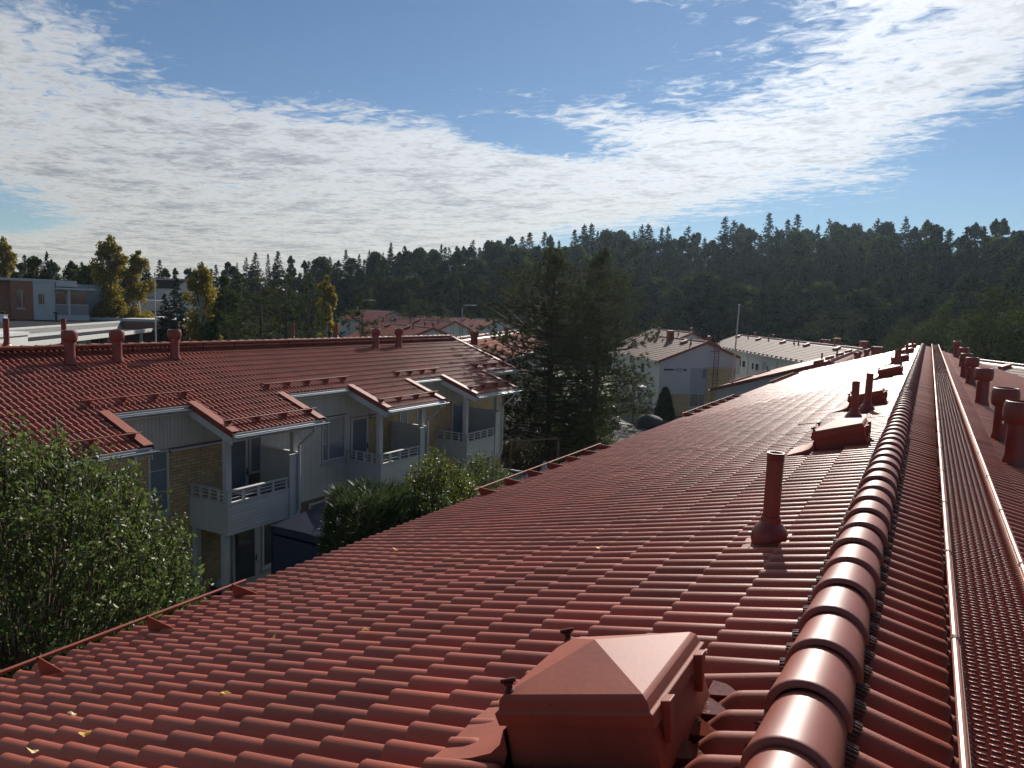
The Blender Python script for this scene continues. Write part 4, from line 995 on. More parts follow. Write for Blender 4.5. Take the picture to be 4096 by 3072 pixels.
def fwin(x0, x1, z0, z1):
    w = fbox('window', 'white', x0-.08, x1+.08, -.06, .015, z0-.16, z0); fbox('pane', 'glass', x0, x1, -.03, -.004, z0+.002, z1, w); fbox('frame', 'white', x0+(x1-x0)*.62, x0+(x1-x0)*.70, -.045, -.031, z0+.002, z1, w); return w
fwin(.96, 1.76, 9-1.9, 9+.4); fwin(3.28, 3.87, 9-1.35, 9-.05)
for x in (-1.2, 1.5): m = MB(); m.lathe([(.12, 0), (.12, .45), (.32, .55), (.32, .7), (0, .7)], (x, 4, zt2+.2), 10); m.build('vent_pipe', 'black', fb2)
# white house behind the flagpole and dark roofs on the rise
fb3 = flat_house('flat_roofed_building', pol(56.6, 135, 0), 56.6, 'pale house with balcony glimpsed behind the tall birches and the flagpole')
MB().box(-3, 2.2, 0, 10, 0, 9-.9).build('wall', 'plaster', fb3); MB().box(-3.1, 2.3, -.1, 10.1, 9-.899, 9-.5).build('parapet', 'white', fb3); MB().box(1.0, 4.4, -.6, 4, 9-1.7, 9-1.5).build('balcony_roof', 'white', fb3); MB().box(2.21, 3.8, .2, 9, 0, 9-1.71).build('wall', 'greypanel', fb3)
MB().box(2.4, 3.7, -.4, -.35, 9-5.0, 9-3.9).build('railing', 'white', fb3); MB().box(.2, 1.6, -.03, .0, 9-4, 9-2.2).build('window', 'glass', fb3)
dh, cz = gable_house('gabled_house', pol(54.2, 150, 9+3.6), 100, 9, 3.5, 3.5, rad(28), rad(28), 'dark roofed house on the rise between the birches', tiles='bitumen', ridge_m='tile_far')

# ------------------------------------------------------------------ poles and lamps
def pole(name, base, top, r0, r1, label, cat, mat='galv'):
    t = empty(name, base, 0, label, cat); b, e = Vector(base), Vector(top)
    MB(b).tube([b, b.lerp(e, .5), e], [r0, (r0+r1)/2, r1], 12).build('pole', mat, t, smooth=True); return t
t = pole('flagpole', (-11.5, 50.0, 0), (-11.24, 50.0, 9.68), .075, .04, 'tall white flagpole before the white gabled house', 'flagpole', 'white'); MB((-11.5, 50, 0)).lathe([(0, .12), (.05, .1), (.07, .05), (.05, 0), (0, -.01)], (-11.24, 50, 9.7), 12).build('finial', 'white', t, smooth=True)
q = pol(56.3, 96, 0); t = pole('flagpole', q, (q[0], q[1], 9+2.75), .09, .05, 'white flagpole in front of the tall yellow birches', 'flagpole', 'white'); MB(q).lathe([(0, .2), (.10, .1), (.10, .02), (0, -.02)], (q[0], q[1], 9+2.75), 10).build('finial', 'leaf_fallen', t, smooth=True)
def street_lamp(az, d, top, label, arm=1.6):
    q = Vector(pol(az, d, terrain(*pol(az, d, 0)[:2]))); t = empty('street_lamp', q, 0, label, 'street lamp', 'street lamps'); r = Vector((math.cos(rad(az)), math.sin(rad(az)), 0))
    e = Vector((q.x, q.y, top)); MB(q).tube([q, e-Vector((0, 0, .5)), e-Vector((0, 0, .12))+r*.15, e+r*.5, e+r*arm+Vector((0, 0, .05))], [.08, .06, .05, .045, .04], 8).build('post', 'galv', t, smooth=True)
    a = e+r*arm; MB(q).hexa([a+Vector((0, 0, -.04))-r*.1, a+r*.7+Vector((0, 0, -.02)), a+r*.7+Vector((0, .25, -.02)), a+Vector((0, .3, -.04))], [a+Vector((0, 0, .1))-r*.1, a+r*.7+Vector((0, 0, .08)), a+r*.7+Vector((0, .25, .08)), a+Vector((0, .3, .1))]).build('lamp_head', 'galv', t, bevel=.02)
street_lamp(34.0, 118, 9+.35, 'curved street lamp above the broad dark red roof'); street_lamp(42.1, 105, 9+.55, 'curved street lamp beside the young pine')
q = Vector(pol(19.6, 59.5, 0)); t = empty('garden_lamp', q, 0, 'white mushroom-shaped garden lamp in front of the white gabled house', 'garden lamp')
MB(q).tube([q, q+Vector((0, 0, 2.65))], .05, 8).build('post', 'galv', t, smooth=True); MB(q).lathe([(.06, 2.6), (.16, 2.68), (.17, 2.85), (.10, 2.95)], (q.x, q.y, 0), 14).build('globe', 'plaster', t, smooth=True); MB(q).lathe([(.05, 2.93), (.36, 2.99), (.38, 3.02), (.15, 3.12), (.0, 3.16)], (q.x, q.y, 0), 18).build('shade', 'white', t, smooth=True)
# boulder
def blob(name, c, r, mat, label, cat, seed=1, sub=3, amp=.14, squash=.7):
    bm = bmesh.new(); bmesh.ops.create_icosphere(bm, subdivisions=sub, radius=1); rr = random.Random(seed); ks = [(Vector((rr.gauss(0, 1), rr.gauss(0, 1), rr.gauss(0, 1))), rr.random()*6) for _ in range(9)]
    for v in bm.verts:
        f = 1+amp*sum(math.sin(k.dot(v.co)*1.6+p) for k, p in ks)/4; v.co = Vector((v.co.x*r[0]*f, v.co.y*r[1]*f, max(-.3, v.co.z*f)*r[2]))
    me = bpy.data.meshes.new(name); bm.to_mesh(me); bm.free()
    for p in me.polygons: p.use_smooth = True
    o = link(name, me, mat); o.location = c; return tag(o, label, cat)
blob('boulder', (-18.25, 54.2, .12), (1.05, .9, .95), 'stone', 'big dark rounded boulder at the edge of the parking court', 'boulder', 23, amp=.30)

# ------------------------------------------------------------------ yard between the houses
def yard_fence(name, p, q, h, label, cap=True):
    p, q = Vector(p), Vector(q); t = empty(name, p, 0, label, 'fence', 'white yard fences'); d = (q-p); L_ = d.length; d.normalize(); s = Vector((-d.y, d.x, 0))
    n = max(2, int(L_/1.6)+1)
    for i in range(n):
        a = p+d*(L_*i/(n-1)); MB(p).hexa([a-d*.05-s*.05, a+d*.05-s*.05, a+d*.05+s*.05, a-d*.05+s*.05], [v+Vector((0, 0, h+.01)) for v in (a-d*.05-s*.05, a+d*.05-s*.05, a+d*.05+s*.05, a-d*.05+s*.05)]).build('post', 'whitewood', t)
    k = int((h-.15)/.12)
    for j in range(k):
        z = .1+j*.12; a, b = p+d*.0+Vector((0, 0, z)), q+Vector((0, 0, z)); MB(p).hexa([a-s*.012, b-s*.012, b+s*.012, a+s*.012], [v+Vector((0, 0, .11)) for v in (a-s*.012, b-s*.012, b+s*.012, a+s*.012)]).build('plank', 'whitewood', t)
    a, b = p-d*.08+Vector((0, 0, h)), q+d*.08+Vector((0, 0, h)); MB(p).hexa([a-s*.09, b-s*.09, b+s*.09, a+s*.09], [v+Vector((0, 0, .05)) for v in (a-s*.09, b-s*.09, b+s*.09, a+s*.09)]).build('cap', 'whitewood', t)
yard_fence('yard_fence', (-16.9, 11.6, 0), (-11.5, 10.3, 0), 1.35, 'white yard fence with capping beside the leafy tree')
yard_fence('yard_fence', (-17.0, 28.4, 0), (-11.3, 28.8, 0), 1.55, 'white yard fence with two folded parasols before it')
yard_fence('yard_fence', (-16.6, 22.6, 0), (-13.2, 22.6, 0), 1.5, 'low white yard fence behind the yellowish bush')
def parasol(x, y, h, label, w=.22):
    t = empty('folded_parasol', (x, y, 0), 0, label, 'parasol', 'folded parasols'); MB((x, y, 0)).tube([(x, y, 0), (x, y, h)], .022, 8).build('pole', 'greywood', t)
    m = MB((x, y, 0)); n = 16; rows = [(.03, h+.06), (.07, h-.02), (w*.62, h-.45), (w*.8, h-.9), (w, h-1.35), (w*.95, h-1.42)]
    vs = []; fs = []
    for r, z in rows:
        for k in range(n): a = 2*math.pi*k/n; q = r*(1+.28*math.cos(a*5+z)); vs.append((x+q*math.cos(a), y+q*math.sin(a), z))
    for i in range(len(rows)-1):
        for k in range(n): fs.append((i*n+k, i*n+(k+1) % n, (i+1)*n+(k+1) % n, (i+1)*n+k))
    m.add(vs, fs); m.build('canopy', 'palefabric', t, smooth=True, angle=70)
parasol(-14.35, 26.6, 2.0, 'smaller folded pale parasol in front of the far yard fence', .24); parasol(-13.75, 26.9, 2.55, 'taller folded pale parasol in front of the far yard fence', .25)
# dark blue canopy by the second flat
t = empty('garden_canopy', (-13.6, 14.6, 0), 0, 'dark blue fabric garden canopy beside the thuja', 'canopy'); o = t.location
cn = [(-15.0, 13.3), (-12.7, 13.3), (-12.7, 15.9), (-15.0, 15.9)]; ap = (-13.85, 14.6, 9-5.25)
for i in range(4):
    a, b = cn[i], cn[(i+1) % 4]; e = 9-6.05
    m = MB(o); m.add([(a[0], a[1], e), (b[0], b[1], e), ap, ((a[0]+b[0])/2, (a[1]+b[1])/2, e+.02), ((a[0]+ap[0])/2, (a[1]+ap[1])/2, (e+ap[2])/2-.06), ((b[0]+ap[0])/2, (b[1]+ap[1])/2, (e+ap[2])/2-.06)], [(0, 3, 4), (3, 1, 5), (3, 5, 4), (4, 5, 2)]); m.add([(a[0], a[1], e), (b[0], b[1], e), (b[0], b[1], e-.25), (a[0], a[1], e-.25)], [(0, 3, 2, 1)]); m.build('roof_panel', 'bluefabric', t)
    MB(o).tube([(a[0], a[1], 0), (a[0], a[1], e)], .03, 8).build('post', 'black', t)
    if i in (0, 3): MB(o).add([(a[0], a[1], .1), (b[0], b[1], .1), (b[0], b[1], e-.2), (a[0], a[1], e-.2)], [(0, 1, 2, 3)]).build('side_curtain', 'bluefabric', t)
MB(o).tube([ap, (cn[2][0], cn[2][1], 9-6.03)], .035, 8).build('ridge_pole', 'black', t)
# clothes rack behind the far fence
t = empty('clothes_rack', (-17.5, 33, 0), 0, 'timber clothes rack beside the yellowing hedge', 'clothes rack'); o = t.location
for x, y in ((-17.9, 31.2), (-16.3, 33.4), (-19.8, 33.4)): MB(o).box(x-.05, x+.05, y-.05, y+.05, 0, 9-6.7).build('post', 'timber', t)
MB(o).tube([(-17.9, 31.2, 9-6.66), (-16.2, 33.6, 9-6.66)], .05, 6).build('beam', 'timber', t)
for k in range(4): a = k/3; MB(o).tube([(-17.8+1.4*a, 31.4+2.0*a, 9-6.6), (-19.9+.7*a, 33.2+1.2*a, 9-6.6)], .025, 5).build('bar', 'greywood', t)
# things under the nearest balcony
t = empty('storage_bin', (-16.9, 13.2, 0), 0, 'dark blue tub with a white bag on a black bench under the nearest balcony', 'tub'); o = t.location
MB(o).hexa([(-17.1, 13.0, .5), (-16.75, 13.0, .5), (-16.75, 13.45, .5), (-17.1, 13.45, .5)], [(-17.15, 12.95, .85), (-16.7, 12.95, .85), (-16.7, 13.5, .85), (-17.15, 13.5, .85)]).build('tub', 'bluebin', t, bevel=.02)
x = blob('bag', (-16.92, 13.2, .92), (.2, .24, .2), 'palefabric', None, None, 3); x.parent = t; x.location = (-.02, 0, .92)
t = empty('bench', (-16.9, 13.2, 0), 0, 'low black bench under the nearest balcony', 'bench'); MB((-16.9, 13.2, 0)).box(-17.2, -16.6, 12.75, 13.6, .42, .49).build('seat', 'black', t)
for x in (-17.15, -16.67):
    for y in (12.82, 13.52): MB((-16.9, 13.2, 0)).box(x-.03, x+.03, y-.03, y+.03, 0, .42).build('leg', 'black', t)
t = empty('broom', (-16.98, 12.62, 0), 0, 'wooden broom leaning at the brick wall under the nearest balcony', 'broom'); MB((-16.98, 12.62, 0)).tube([(-16.8, 12.66, .1), (-17.2, 12.60, 1.25)], .016, 6).build('stick', 'timber', t); MB((-16.98, 12.62, 0)).box(-16.88, -16.72, 12.5, 12.82, .0, .13).build('brush', 'black', t)
t = empty('drying_table', (-16.4, 13.8, 0), 0, 'pale folding table standing on the nearest balcony', 'table'); MB((-16.4, 13.8, 0)).box(-16.75, -16.15, 13.2, 14.35, 9-5.36, 9-5.33).build('top', 'palefabric', t)
for a, b in ((13.3, 14.2), (14.2, 13.3)): MB((-16.4, 13.8, 0)).tube([(-16.3, a, 9-6.1), (-16.3, b, 9-5.36)], .014, 6).build('leg', 'galv', t)

# ------------------------------------------------------------------ trees
def rot_basis(n, rs):
    """n random orthonormal frames"""
    a = rs.normal(size=(n, 3)); a /= np.linalg.norm(a, axis=1)[:, None]
    b = rs.normal(size=(n, 3)); b -= (a*b).sum(1)[:, None]*a; b /= np.linalg.norm(b, axis=1)[:, None]
    return a, b, np.cross(a, b)
def leaf_cards(C, size, rs, ax=None, aspect=.55, fold=.18):
    """C = centres; folded leaf of four corners each: two triangles that meet at the midrib"""
    n = len(C); a, b, c = rot_basis(n, rs)
    if ax is not None:
        a = ax/np.linalg.norm(ax, axis=1)[:, None]; b -= (a*b).sum(1)[:, None]*a; b /= np.linalg.norm(b, axis=1)[:, None]; c = np.cross(a, b)
    s = np.broadcast_to(size, (n,))[:, None]
    P = np.stack([C-a*s*.5, C+b*s*aspect*.5+c*s*fold*.4, C+a*s*.5, C-b*s*aspect*.5+c*s*fold*.4], 1).reshape(-1, 3)
    i = np.arange(n)*4
    F = np.concatenate([np.stack([i, i+1, i+2], 1), np.stack([i, i+2, i+3], 1)])
    return P, F
def tuft(C, D, L, k, rs, width=.03, spread=.6):
    """k slim blades from every centre C along D"""
    n = len(C); C = np.repeat(C, k, 0); D = np.repeat(D, k, 0); d = D+rs.normal(0, spread, D.shape); d /= np.linalg.norm(d, axis=1)[:, None]
    w = np.cross(d, rs.normal(size=d.shape)); w /= np.linalg.norm(w, axis=1)[:, None]+1e-9
    L = np.broadcast_to(L, (n,)); L = np.repeat(L, k)[:, None]*rs.uniform(.6, 1.1, (n*k, 1))
    P = np.stack([C-w*width, C+w*width, C+d*L], 1).reshape(-1, 3); i = np.arange(n*k)*3
    return P, np.stack([i, i+1, i+2], 1)
def join(parts):
    V, F, n = [], [], 0
    for v, f in parts: V.append(v); F.append(f+n); n += len(v)
    return np.concatenate(V), np.concatenate(F)
def trunk_mesh(name, pts, rs_, mat, limbs=()):
    m = MB(); m.tube(pts, rs_, 9)
    for p, r in limbs: m.tube(p, r, 5)
    me = bpy.data.meshes.new(name); me.from_pydata(m.v, [], m.f); me.update()
    for p in me.polygons: p.use_smooth = True
    me.materials.append(MATS[mat]); return me
def spruce_mesh(seed, h=20., R=3.2, dens=1.0):
    rs = np.random.RandomState(seed); nb = int(300*dens); C, D, L = [], [], []
    for i in range(nb):
        t = rs.rand()**.85; a = rs.rand()*6.283; q = R*(1-t)**.85*rs.uniform(.5, 1.2)+.12; d = np.array([math.cos(a), math.sin(a), 0])
        k = max(2, int(q/.28)); f = rs.uniform(.15, 1, k)
        for g in f:
            C.append(np.array([0, 0, h*(.03+.965*t)])+d*q*g+np.array([0, 0, q*(.10*g-.48*g*g)*(1-.9*t)])+rs.normal(0, .10, 3)); D.append(d*.8+np.array([0, 0, -.35+.75*t])); L.append((.30+.62*(1-t))*rs.uniform(.7, 1.2))
    for z in np.linspace(.9, 1.0, 6): C.append(np.array([0, 0, h*z])); D.append(np.array([0, 0, 1.])); L.append(.5)
    C, D, L = np.array(C), np.array(D), np.array(L); D /= np.linalg.norm(D, axis=1)[:, None]
    V, F = tuft(C, D, L, 5, rs, .10, .55)
    me = mesh_np('spruce_crown', V, F); me.materials.append(MATS['spruce'])
    return me, trunk_mesh('spruce_trunk', [(0, 0, -1.0), (0, 0, h*.5), (0, 0, h*.985)], [.26, .15, .03], 'bark')
def lobed_mesh(seed, h, w, n, size, mat, z0=.16, lobes=26, top=.5, droop=0., bark='bark', upright=1.0):
    rs = np.random.RandomState(seed); c = []; rr = []
    for i in range(lobes):
        t = rs.rand()**.85; z = h*(z0+(1-z0)*t*.94); env = w*.5*np.interp(t, [0, .15, .4, .75, .92, 1], [.6, .88, 1, .74, .42, .14])
        a = rs.rand()*6.283; q = env*rs.rand()**.5*.85
        c.append((q*math.cos(a), q*math.sin(a), z)); rr.append(rs.uniform(.55, 1.1)*w*.27*(1.1-.62*t))
    c.append((0, 0, h*.95)); rr.append(w*.08)
    c = np.array(c); rr = np.array(rr); k = rs.choice(len(c), n, p=rr**2/np.sum(rr**2))
    d = rs.normal(size=(n, 3)); d /= np.linalg.norm(d, axis=1)[:, None]
    q = rs.rand(n)**.4
    C = c[k]+d*(rr[k]*q)[:, None]*np.array([1, 1, upright]); C[:, 2] -= droop*rs.rand(n)**2*rr[k]*2
    V, F = leaf_cards(C, size*rs.uniform(.6, 1.3, n), rs, aspect=.75)
    me = mesh_np('leaf_crown', V, F); me.materials.append(MATS[mat])
    limbs = []
    for i in range(0, len(c)-1, 2):
        z0_ = c[i][2]*.62; limbs.append(([(0, 0, z0_), (c[i][0]*.5, c[i][1]*.5, (z0_+c[i][2])*.5+.1), tuple(c[i])], [.016*h*.35, .06, .02]))
    tm = trunk_mesh('tree_trunk', [(0, 0, -.8), (0.1, 0, h*.4), (0, .05, h*.75), (0, 0, h*.93)], [.013*h, .010*h, .005*h, .01], bark, limbs)
    return me, tm
def pine_mesh(seed, h, w, n=900, k=16, L=.34, z0=.22, bark='pinebark', width=.013, lean=0.):
    """Scots pine: whorls of limbs, each ending in a spray of needle tufts"""
    rs = np.random.RandomState(seed); C, D = [], []; limbs = []
    nl = int(n/15)
    for i in range(nl):
        t = (i+rs.rand())/nl; z = h*(z0+(1-z0)*t*.97)
        env = w*.5*(.55+.45*math.sin(math.pi*min(1, .25+.6*(1-t))))*(1-t**3.2)+.15
        a = rs.rand()*6.283; q = env*rs.uniform(.55, 1.08); up = rs.uniform(-.05, .45)+.5*t
        e = np.array([q*math.cos(a)+lean*t, q*math.sin(a), z+q*up*.5]); s = np.array([lean*t, 0, z-.05*q]); mid = s*.5+e*.5+np.array([0, 0, -.08*q])
        limbs.append(([tuple(s), tuple(mid), tuple(e)], [.012+.012*q, .009+.007*q, .006]))
        for b in range(max(3, int(14*(q/(w*.5))+3))):
            f = rs.rand()**.55; p = s*(1-f)+e*f+np.array([0, 0, -.16*q*f*(1-f)]); off = rs.normal(0, .20*q*(.3+.7*f)*.6+.05, 3)*np.array([1, 1, .55]); C.append(p+off); D.append((e-s)/np.linalg.norm(e-s)*.7+off*1.2+np.array([0, 0, .45]))
    C, D = np.array(C), np.array(D); D /= np.linalg.norm(D, axis=1)[:, None]
    A = tuft(C, D, L, k, rs, width, .62)
    V, F = A
    me = mesh_np('pine_crown', V, F); me.materials.append(MATS['pine_needle'])
    return me, trunk_mesh('pine_trunk', [(0, 0, -.3), (0, 0, h*.3), (lean*.5, .05, h*.6), (lean, 0, h*.97)], [.017*h, .014*h, .009*h, .012], bark, limbs)
def tree(name, meshes, loc, label, cat='tree', group=None, scale=(1, 1, 1), rz=0):
    t = empty(name, loc, rz, label, cat, group); t.scale = scale
    link('crown', meshes[0], None, t); link('trunk', meshes[1], None, t); return t
SPR = [spruce_mesh(1, 20, 3.9, 1.2), spruce_mesh(2, 20, 3.2, 1.25), spruce_mesh(3, 20, 4.6, 1.3), spruce_mesh(4, 20, 2.8, 1.1), spruce_mesh(5, 20, 3.6, .95)]
BIR = [lobed_mesh(11, 18, 8.5, 11000, .55, 'birch', lobes=34, z0=.08), lobed_mesh(12, 18, 7.5, 10000, .52, 'birch', lobes=36, z0=.06), lobed_mesh(13, 18, 10.5, 13000, .56, 'birch', lobes=44, z0=.05)]
BYE = [lobed_mesh(21, 18, 6.5, 15000, .36, 'birch_yellow', droop=.5, lobes=40, bark='birchbark'), lobed_mesh(22, 18, 5.0, 13000, .35, 'birch_yellow', droop=.6, lobes=36, bark='birchbark')]
PIN = [pine_mesh(31, 14, 6, 700, 10, .55, width=.035), pine_mesh(32, 14, 7, 760, 10, .55, z0=.1, width=.035)]
def put(meshes, hn, az, d, elev, label, name, group=None, wide=1.0, rz=None):
    x, y, _ = pol(az, d, 0); zb = terrain(x, y); top = 9+elev*d; s = (top-zb)/hn
    return tree(name, meshes, (x, y, zb), label, group=group, scale=(s*wide, s*wide, s), rz=random.random()*6.28 if rz is None else rz)
SKY = [(-14, .118), (-4.68, .1202), (-3.37, .1254), (-1.29, .1255), (.88, .1254), (3.16, .1251), (5.53, .1262), (7.99, .1239), (10.24, .1339), (11.42, .1246), (14.09, .1248), (15.88, .1151), (18.66, .1131), (22.48, .1172), (25.36, .1112), (29.25, .1043), (32.17, .0959), (35.09, .0906), (38.95, .0876), (41.22, .0758), (43.65, .0671), (46.4, .0647), (49.07, .0622), (51.66, .0502), (54, .0448), (55.78, .0446), (59.63, .0421), (62.5, .0419), (65.2, .0443), (75, .045)]
def sky_el(az): return float(np.interp(az, [a for a, b in SKY], [b for a, b in SKY]))
def over(az):
    for lim, txt in ((3.5, 'right of the near ridge'), (9, 'above the far end of the near roof'), (16, 'above the long white house'), (22, 'above the white gabled house'), (31, 'behind the two big pines'), (41, 'above the red roofs'), (52, 'behind the dark pine group'), (60, 'behind the tall birches')):
        if az < lim: return txt
    return 'above the flat-roofed block'
az = -12.0
GF = 'trees of the forest on the hillside'
while az < 72:          # back row: mostly spruces, their tips make the skyline
    d = random.uniform(180, 215); e = sky_el(az)*random.uniform(.84, 1.04)
    r = random.random(); right = az < 9
    if r < (.35 if right else .60): put(random.choice(SPR), 20, az, d, e, 'dark pointed spruce in the forest skyline '+over(az), 'spruce_tree', GF, random.uniform(1.0, 1.7))
    else: put(random.choice(BIR), 18, az, d, e*.95, 'tall leafy tree in the forest skyline '+over(az), 'leafy_tree', GF, random.uniform(.7, .95))
    az += random.uniform(.42, .78)*(1 if az < 45 else 1.3)
az = -12.0
while az < 70:          # a row that closes the gaps below the tips
    d = random.uniform(172, 182); e = sky_el(az)*random.uniform(.78, .93)
    if random.random() < .5: put(random.choice(SPR), 20, az, d, e, 'broad dark spruce just below the forest skyline '+over(az), 'spruce_tree', GF, random.uniform(1.3, 1.8))
    else: put(random.choice(BIR), 18, az, d, e, 'leafy tree just below the forest skyline '+over(az), 'leafy_tree', GF, random.uniform(.9, 1.2))
    az += random.uniform(.8, 1.2)*(1 if az < 45 else 1.4)
az = -12.0
while az < 70:          # middle row
    d = random.uniform(148, 172); e = sky_el(az)*random.uniform(.58, .86)-(.012 if az > 45 else 0)
    if random.random() < .42: put(random.choice(SPR), 20, az, d, e, 'dark spruce inside the forest slope '+over(az), 'spruce_tree', GF, random.uniform(.9, 1.3))
    else: put(random.choice(BIR), 18, az, d, e, 'leafy tree inside the forest slope '+over(az), 'leafy_tree', GF, random.uniform(.9, 1.25))
    az += random.uniform(.75, 1.15)*(1 if az < 45 else 1.3)
az = -12.0
while az < 42:          # front edge
    d = random.uniform(124, 142) if az < 27 else random.uniform(140, 150); e = sky_el(az)*random.uniform(.28, .52)
    put(random.choice(BIR+SPR[:1]), 18.5, az, d, e, 'lower tree at the edge of the forest '+over(az), 'leafy_tree', GF, random.uniform(1.1, 1.6)); az += random.uniform(.9, 1.5)
# single trees
S = [('BYE', 0, 65.0, 150, .0656, .8, 'yellow-green birch at the far left edge'), ('BIR', 0, 63.4, 130, .0434, 1.0, 'green tree behind the flat-roofed block, at left'), ('SPR', 1, 62.7, 130, .0473, .9, 'small dark spruce tip behind the flat-roofed block'), ('BIR', 1, 61.3, 128, .0401, 1.1, 'round green tree behind the flat-roofed block'),
     ('BIR', 2, 60.3, 126, .036, 1.0, 'green tree right of the flat-roofed block'), ('BYE', 0, 58.95, 118, .0768, .95, 'tallest yellowing birch, left one of the pair'), ('BYE', 1, 57.3, 116, .0612, 1.15, 'right one of the pair of tall yellowing birches'), ('SPR', 0, 55.7, 104, .004, 1.3, 'small dark spruce right of the left flagpole'),
     ('SPR', 2, 54.9, 106, .0253, 1.2, 'dark spruce beside the bright yellow birch'), ('BYE', 0, 53.3, 88, .0501, .95, 'bright yellow slender birch left of the dark pines'), ('BIR', 0, 51.7, 84, .033, .8, 'mixed green tree right of the bright yellow birch'), ('PIN', 0, 50.6, 72, .0365, 1.0, 'dark pine, leftmost of the group beyond the ridge'),
     ('PIN', 1, 49.2, 68, .0385, 1.0, 'broad dark pine in the middle of the group beyond the ridge'), ('PIN', 0, 47.4, 66, .0405, 1.0, 'tall dark pine of the group beyond the ridge'), ('PIN', 0, 45.8, 64, .0385, .8, 'slim pine with bare trunk at the right of the group beyond the ridge'), ('BYE', 1, 44.4, 76, .0419, 1.0, 'yellow-green birch right of the dark pine group'),
     ('PIN', 1, 41.75, 52, .0171, 1.15, 'young bushy pine behind the row house ridge'), ('PIN', 1, 38.1, 112, .0215, 1.2, 'left pine before the forest, above the red roofs'), ('PIN', 0, 36.8, 112, .0135, 1.2, 'middle pine before the forest, above the red roofs'), ('PIN', 1, 35.5, 112, .0055, 1.2, 'small right pine before the forest, above the red roofs'),
     ('PIN', 1, 6.9, 116, .0129, 1.5, 'left one of two pale bushy pines below the forest'), ('PIN', 0, 4.8, 116, .0139, 1.4, 'right one of two pale bushy pines below the forest'), ('BIG', 0, -3.6, 74, .047, 1.15, 'big bushy green tree beyond the walkway at the right edge'), ('BIG', 1, -.9, 92, .022, 1.3, 'grey-green bushy tree left of the big bushy one'), ('BIG', 1, 1.6, 100, .006, 1.2, 'low tree behind the far end of the near roof')]
HN = dict(BIG=18, SPR=20, BIR=18, BYE=18, PIN=14); BIG = [lobed_mesh(14, 18, 12, 26000, .26, 'birch', lobes=60, z0=.04), lobed_mesh(15, 18, 11, 22000, .27, 'birch', lobes=50, z0=.04)]
MM = dict(BIG=BIG, SPR=SPR, BIR=BIR, BYE=BYE, PIN=PIN); NM = dict(BIG='leafy_tree', SPR='spruce_tree', BIR='leafy_tree', BYE='birch_tree', PIN='pine_tree')
for k, i, a, d, e, w, lab in S: put(MM[k][i], HN[k], a, d, e, lab, NM[k], None, w)
# the two big pines in the middle
tree('pine_tree', pine_mesh(41, 12.6, 9.6, 3300, 22, .34, .14, width=.016), (-17.95, 35.5, 0), 'left one of the two big dark pines beyond the row house')
tree('pine_tree', pine_mesh(42, 12.9, 7.4, 2600, 22, .32, .18, width=.015), (-17.15, 40.0, 0), 'right one of the two big dark pines, before the white gabled house')
tree('pine_tree', pine_mesh(43, 6.6, 4.2, 1200, 18, .30, .10), (-20.2, 34.0, 0), 'small pale pine at the gable end of the row house, left of the big pines')
tree('pine_tree', pine_mesh(44, 4.4, 4.0, 420, 16, .30, .2), (-20.4, 55.5, 0), 'low spreading pine beside the garden lamp')
# leafy tree at the left, seen close
def near_tree(seed, h, w, nclus, per, leaf, mat, base, label, name='leafy_tree', zlow=.2, bark='bark', flat=1.0, sprig=26, twig_up=.5, shape=1.0):
    rs = np.random.RandomState(seed); C = []; limbs = []; AX = []
    for i in range(nclus):
        while True:
            p = rs.uniform(-1, 1, 3)
            if np.linalg.norm(p) < 1: break
        p = p/np.linalg.norm(p)*np.linalg.norm(p)**.55
        zz = h*(zlow+(1-zlow)*(p[2]*.5+.5)); e = np.array([p[0]*w*.5*(1-.15*max(0, p[2])), p[1]*w*.5*(1-.15*max(0, p[2])), zz])
        d = e-np.array([0, 0, h*.35]); d /= np.linalg.norm(d); d = d+np.array([0, 0, twig_up])+rs.normal(0, .3, 3); d /= np.linalg.norm(d)
        L = rs.uniform(.25, .65)*shape; s = e-d*L*.6
        limbs.append(([tuple(s-d*.25), tuple(e), tuple(e+d*L*.5)], [.010, .006, .003]))
        k = rs.randint(int(per*.6), int(per*1.4)); f = rs.rand(k); C.append(s+d*(L*1.1*f)[:, None]+rs.normal(0, .055*shape, (k, 3))); AX.append(d*.6+rs.normal(0, .7, (k, 3))+np.array([0, 0, -.1]))
    for i in range(int(nclus/14)):
        p = limbs[rs.randint(len(limbs))][0][0]; b = np.array([0, 0, h*rs.uniform(.12, .4)]); limbs.append(([tuple(b), tuple((b+np.array(p))*.5+rs.normal(0, .12, 3)), p], [.045, .03, .010]))
    C = np.concatenate(C); AX = np.concatenate(AX)
    V, F = leaf_cards(C, leaf*rs.uniform(.65, 1.25, len(C)), rs, ax=AX, aspect=.52, fold=.3)
    me = mesh_np('leaf_crown', V, F); me.materials.append(MATS[mat])
    tm = trunk_mesh('tree_trunk', [(0, 0, -.2), (.05, 0, h*.2), (0, .05, h*.5), (0, 0, h*.8)], [.12, .10, .06, .015], bark, limbs)
    return tree(name, (me, tm), base, label, 'tree' if h > 4.5 else 'bush')
near_tree(51, 7.15, 4.7, 2000, 24, .088, 'leaf_apple', (-10.6, 5.0, 0), 'leafy green tree at the left, close behind the near eaves', zlow=.16)
near_tree(52, 5.0, 2.8, 800, 26, .075, 'leaf_yellow', (-11.0, 15.4, 0), 'yellow-green bush behind the near eaves, right of the thuja', 'leafy_bush', .2)
near_tree(53, 4.3, 2.6, 600, 24, .075, 'leaf_apple', (-11.9, 19.0, 0), 'loose green bush right of the yellow-green one', 'leafy_bush', .2)
near_tree(54, 4.4, 2.4, 600, 24, .075, 'leaf_apple', (-10.4, 14.4, 0), 'darker green bush left of the yellow-green one', 'leafy_bush', .2)
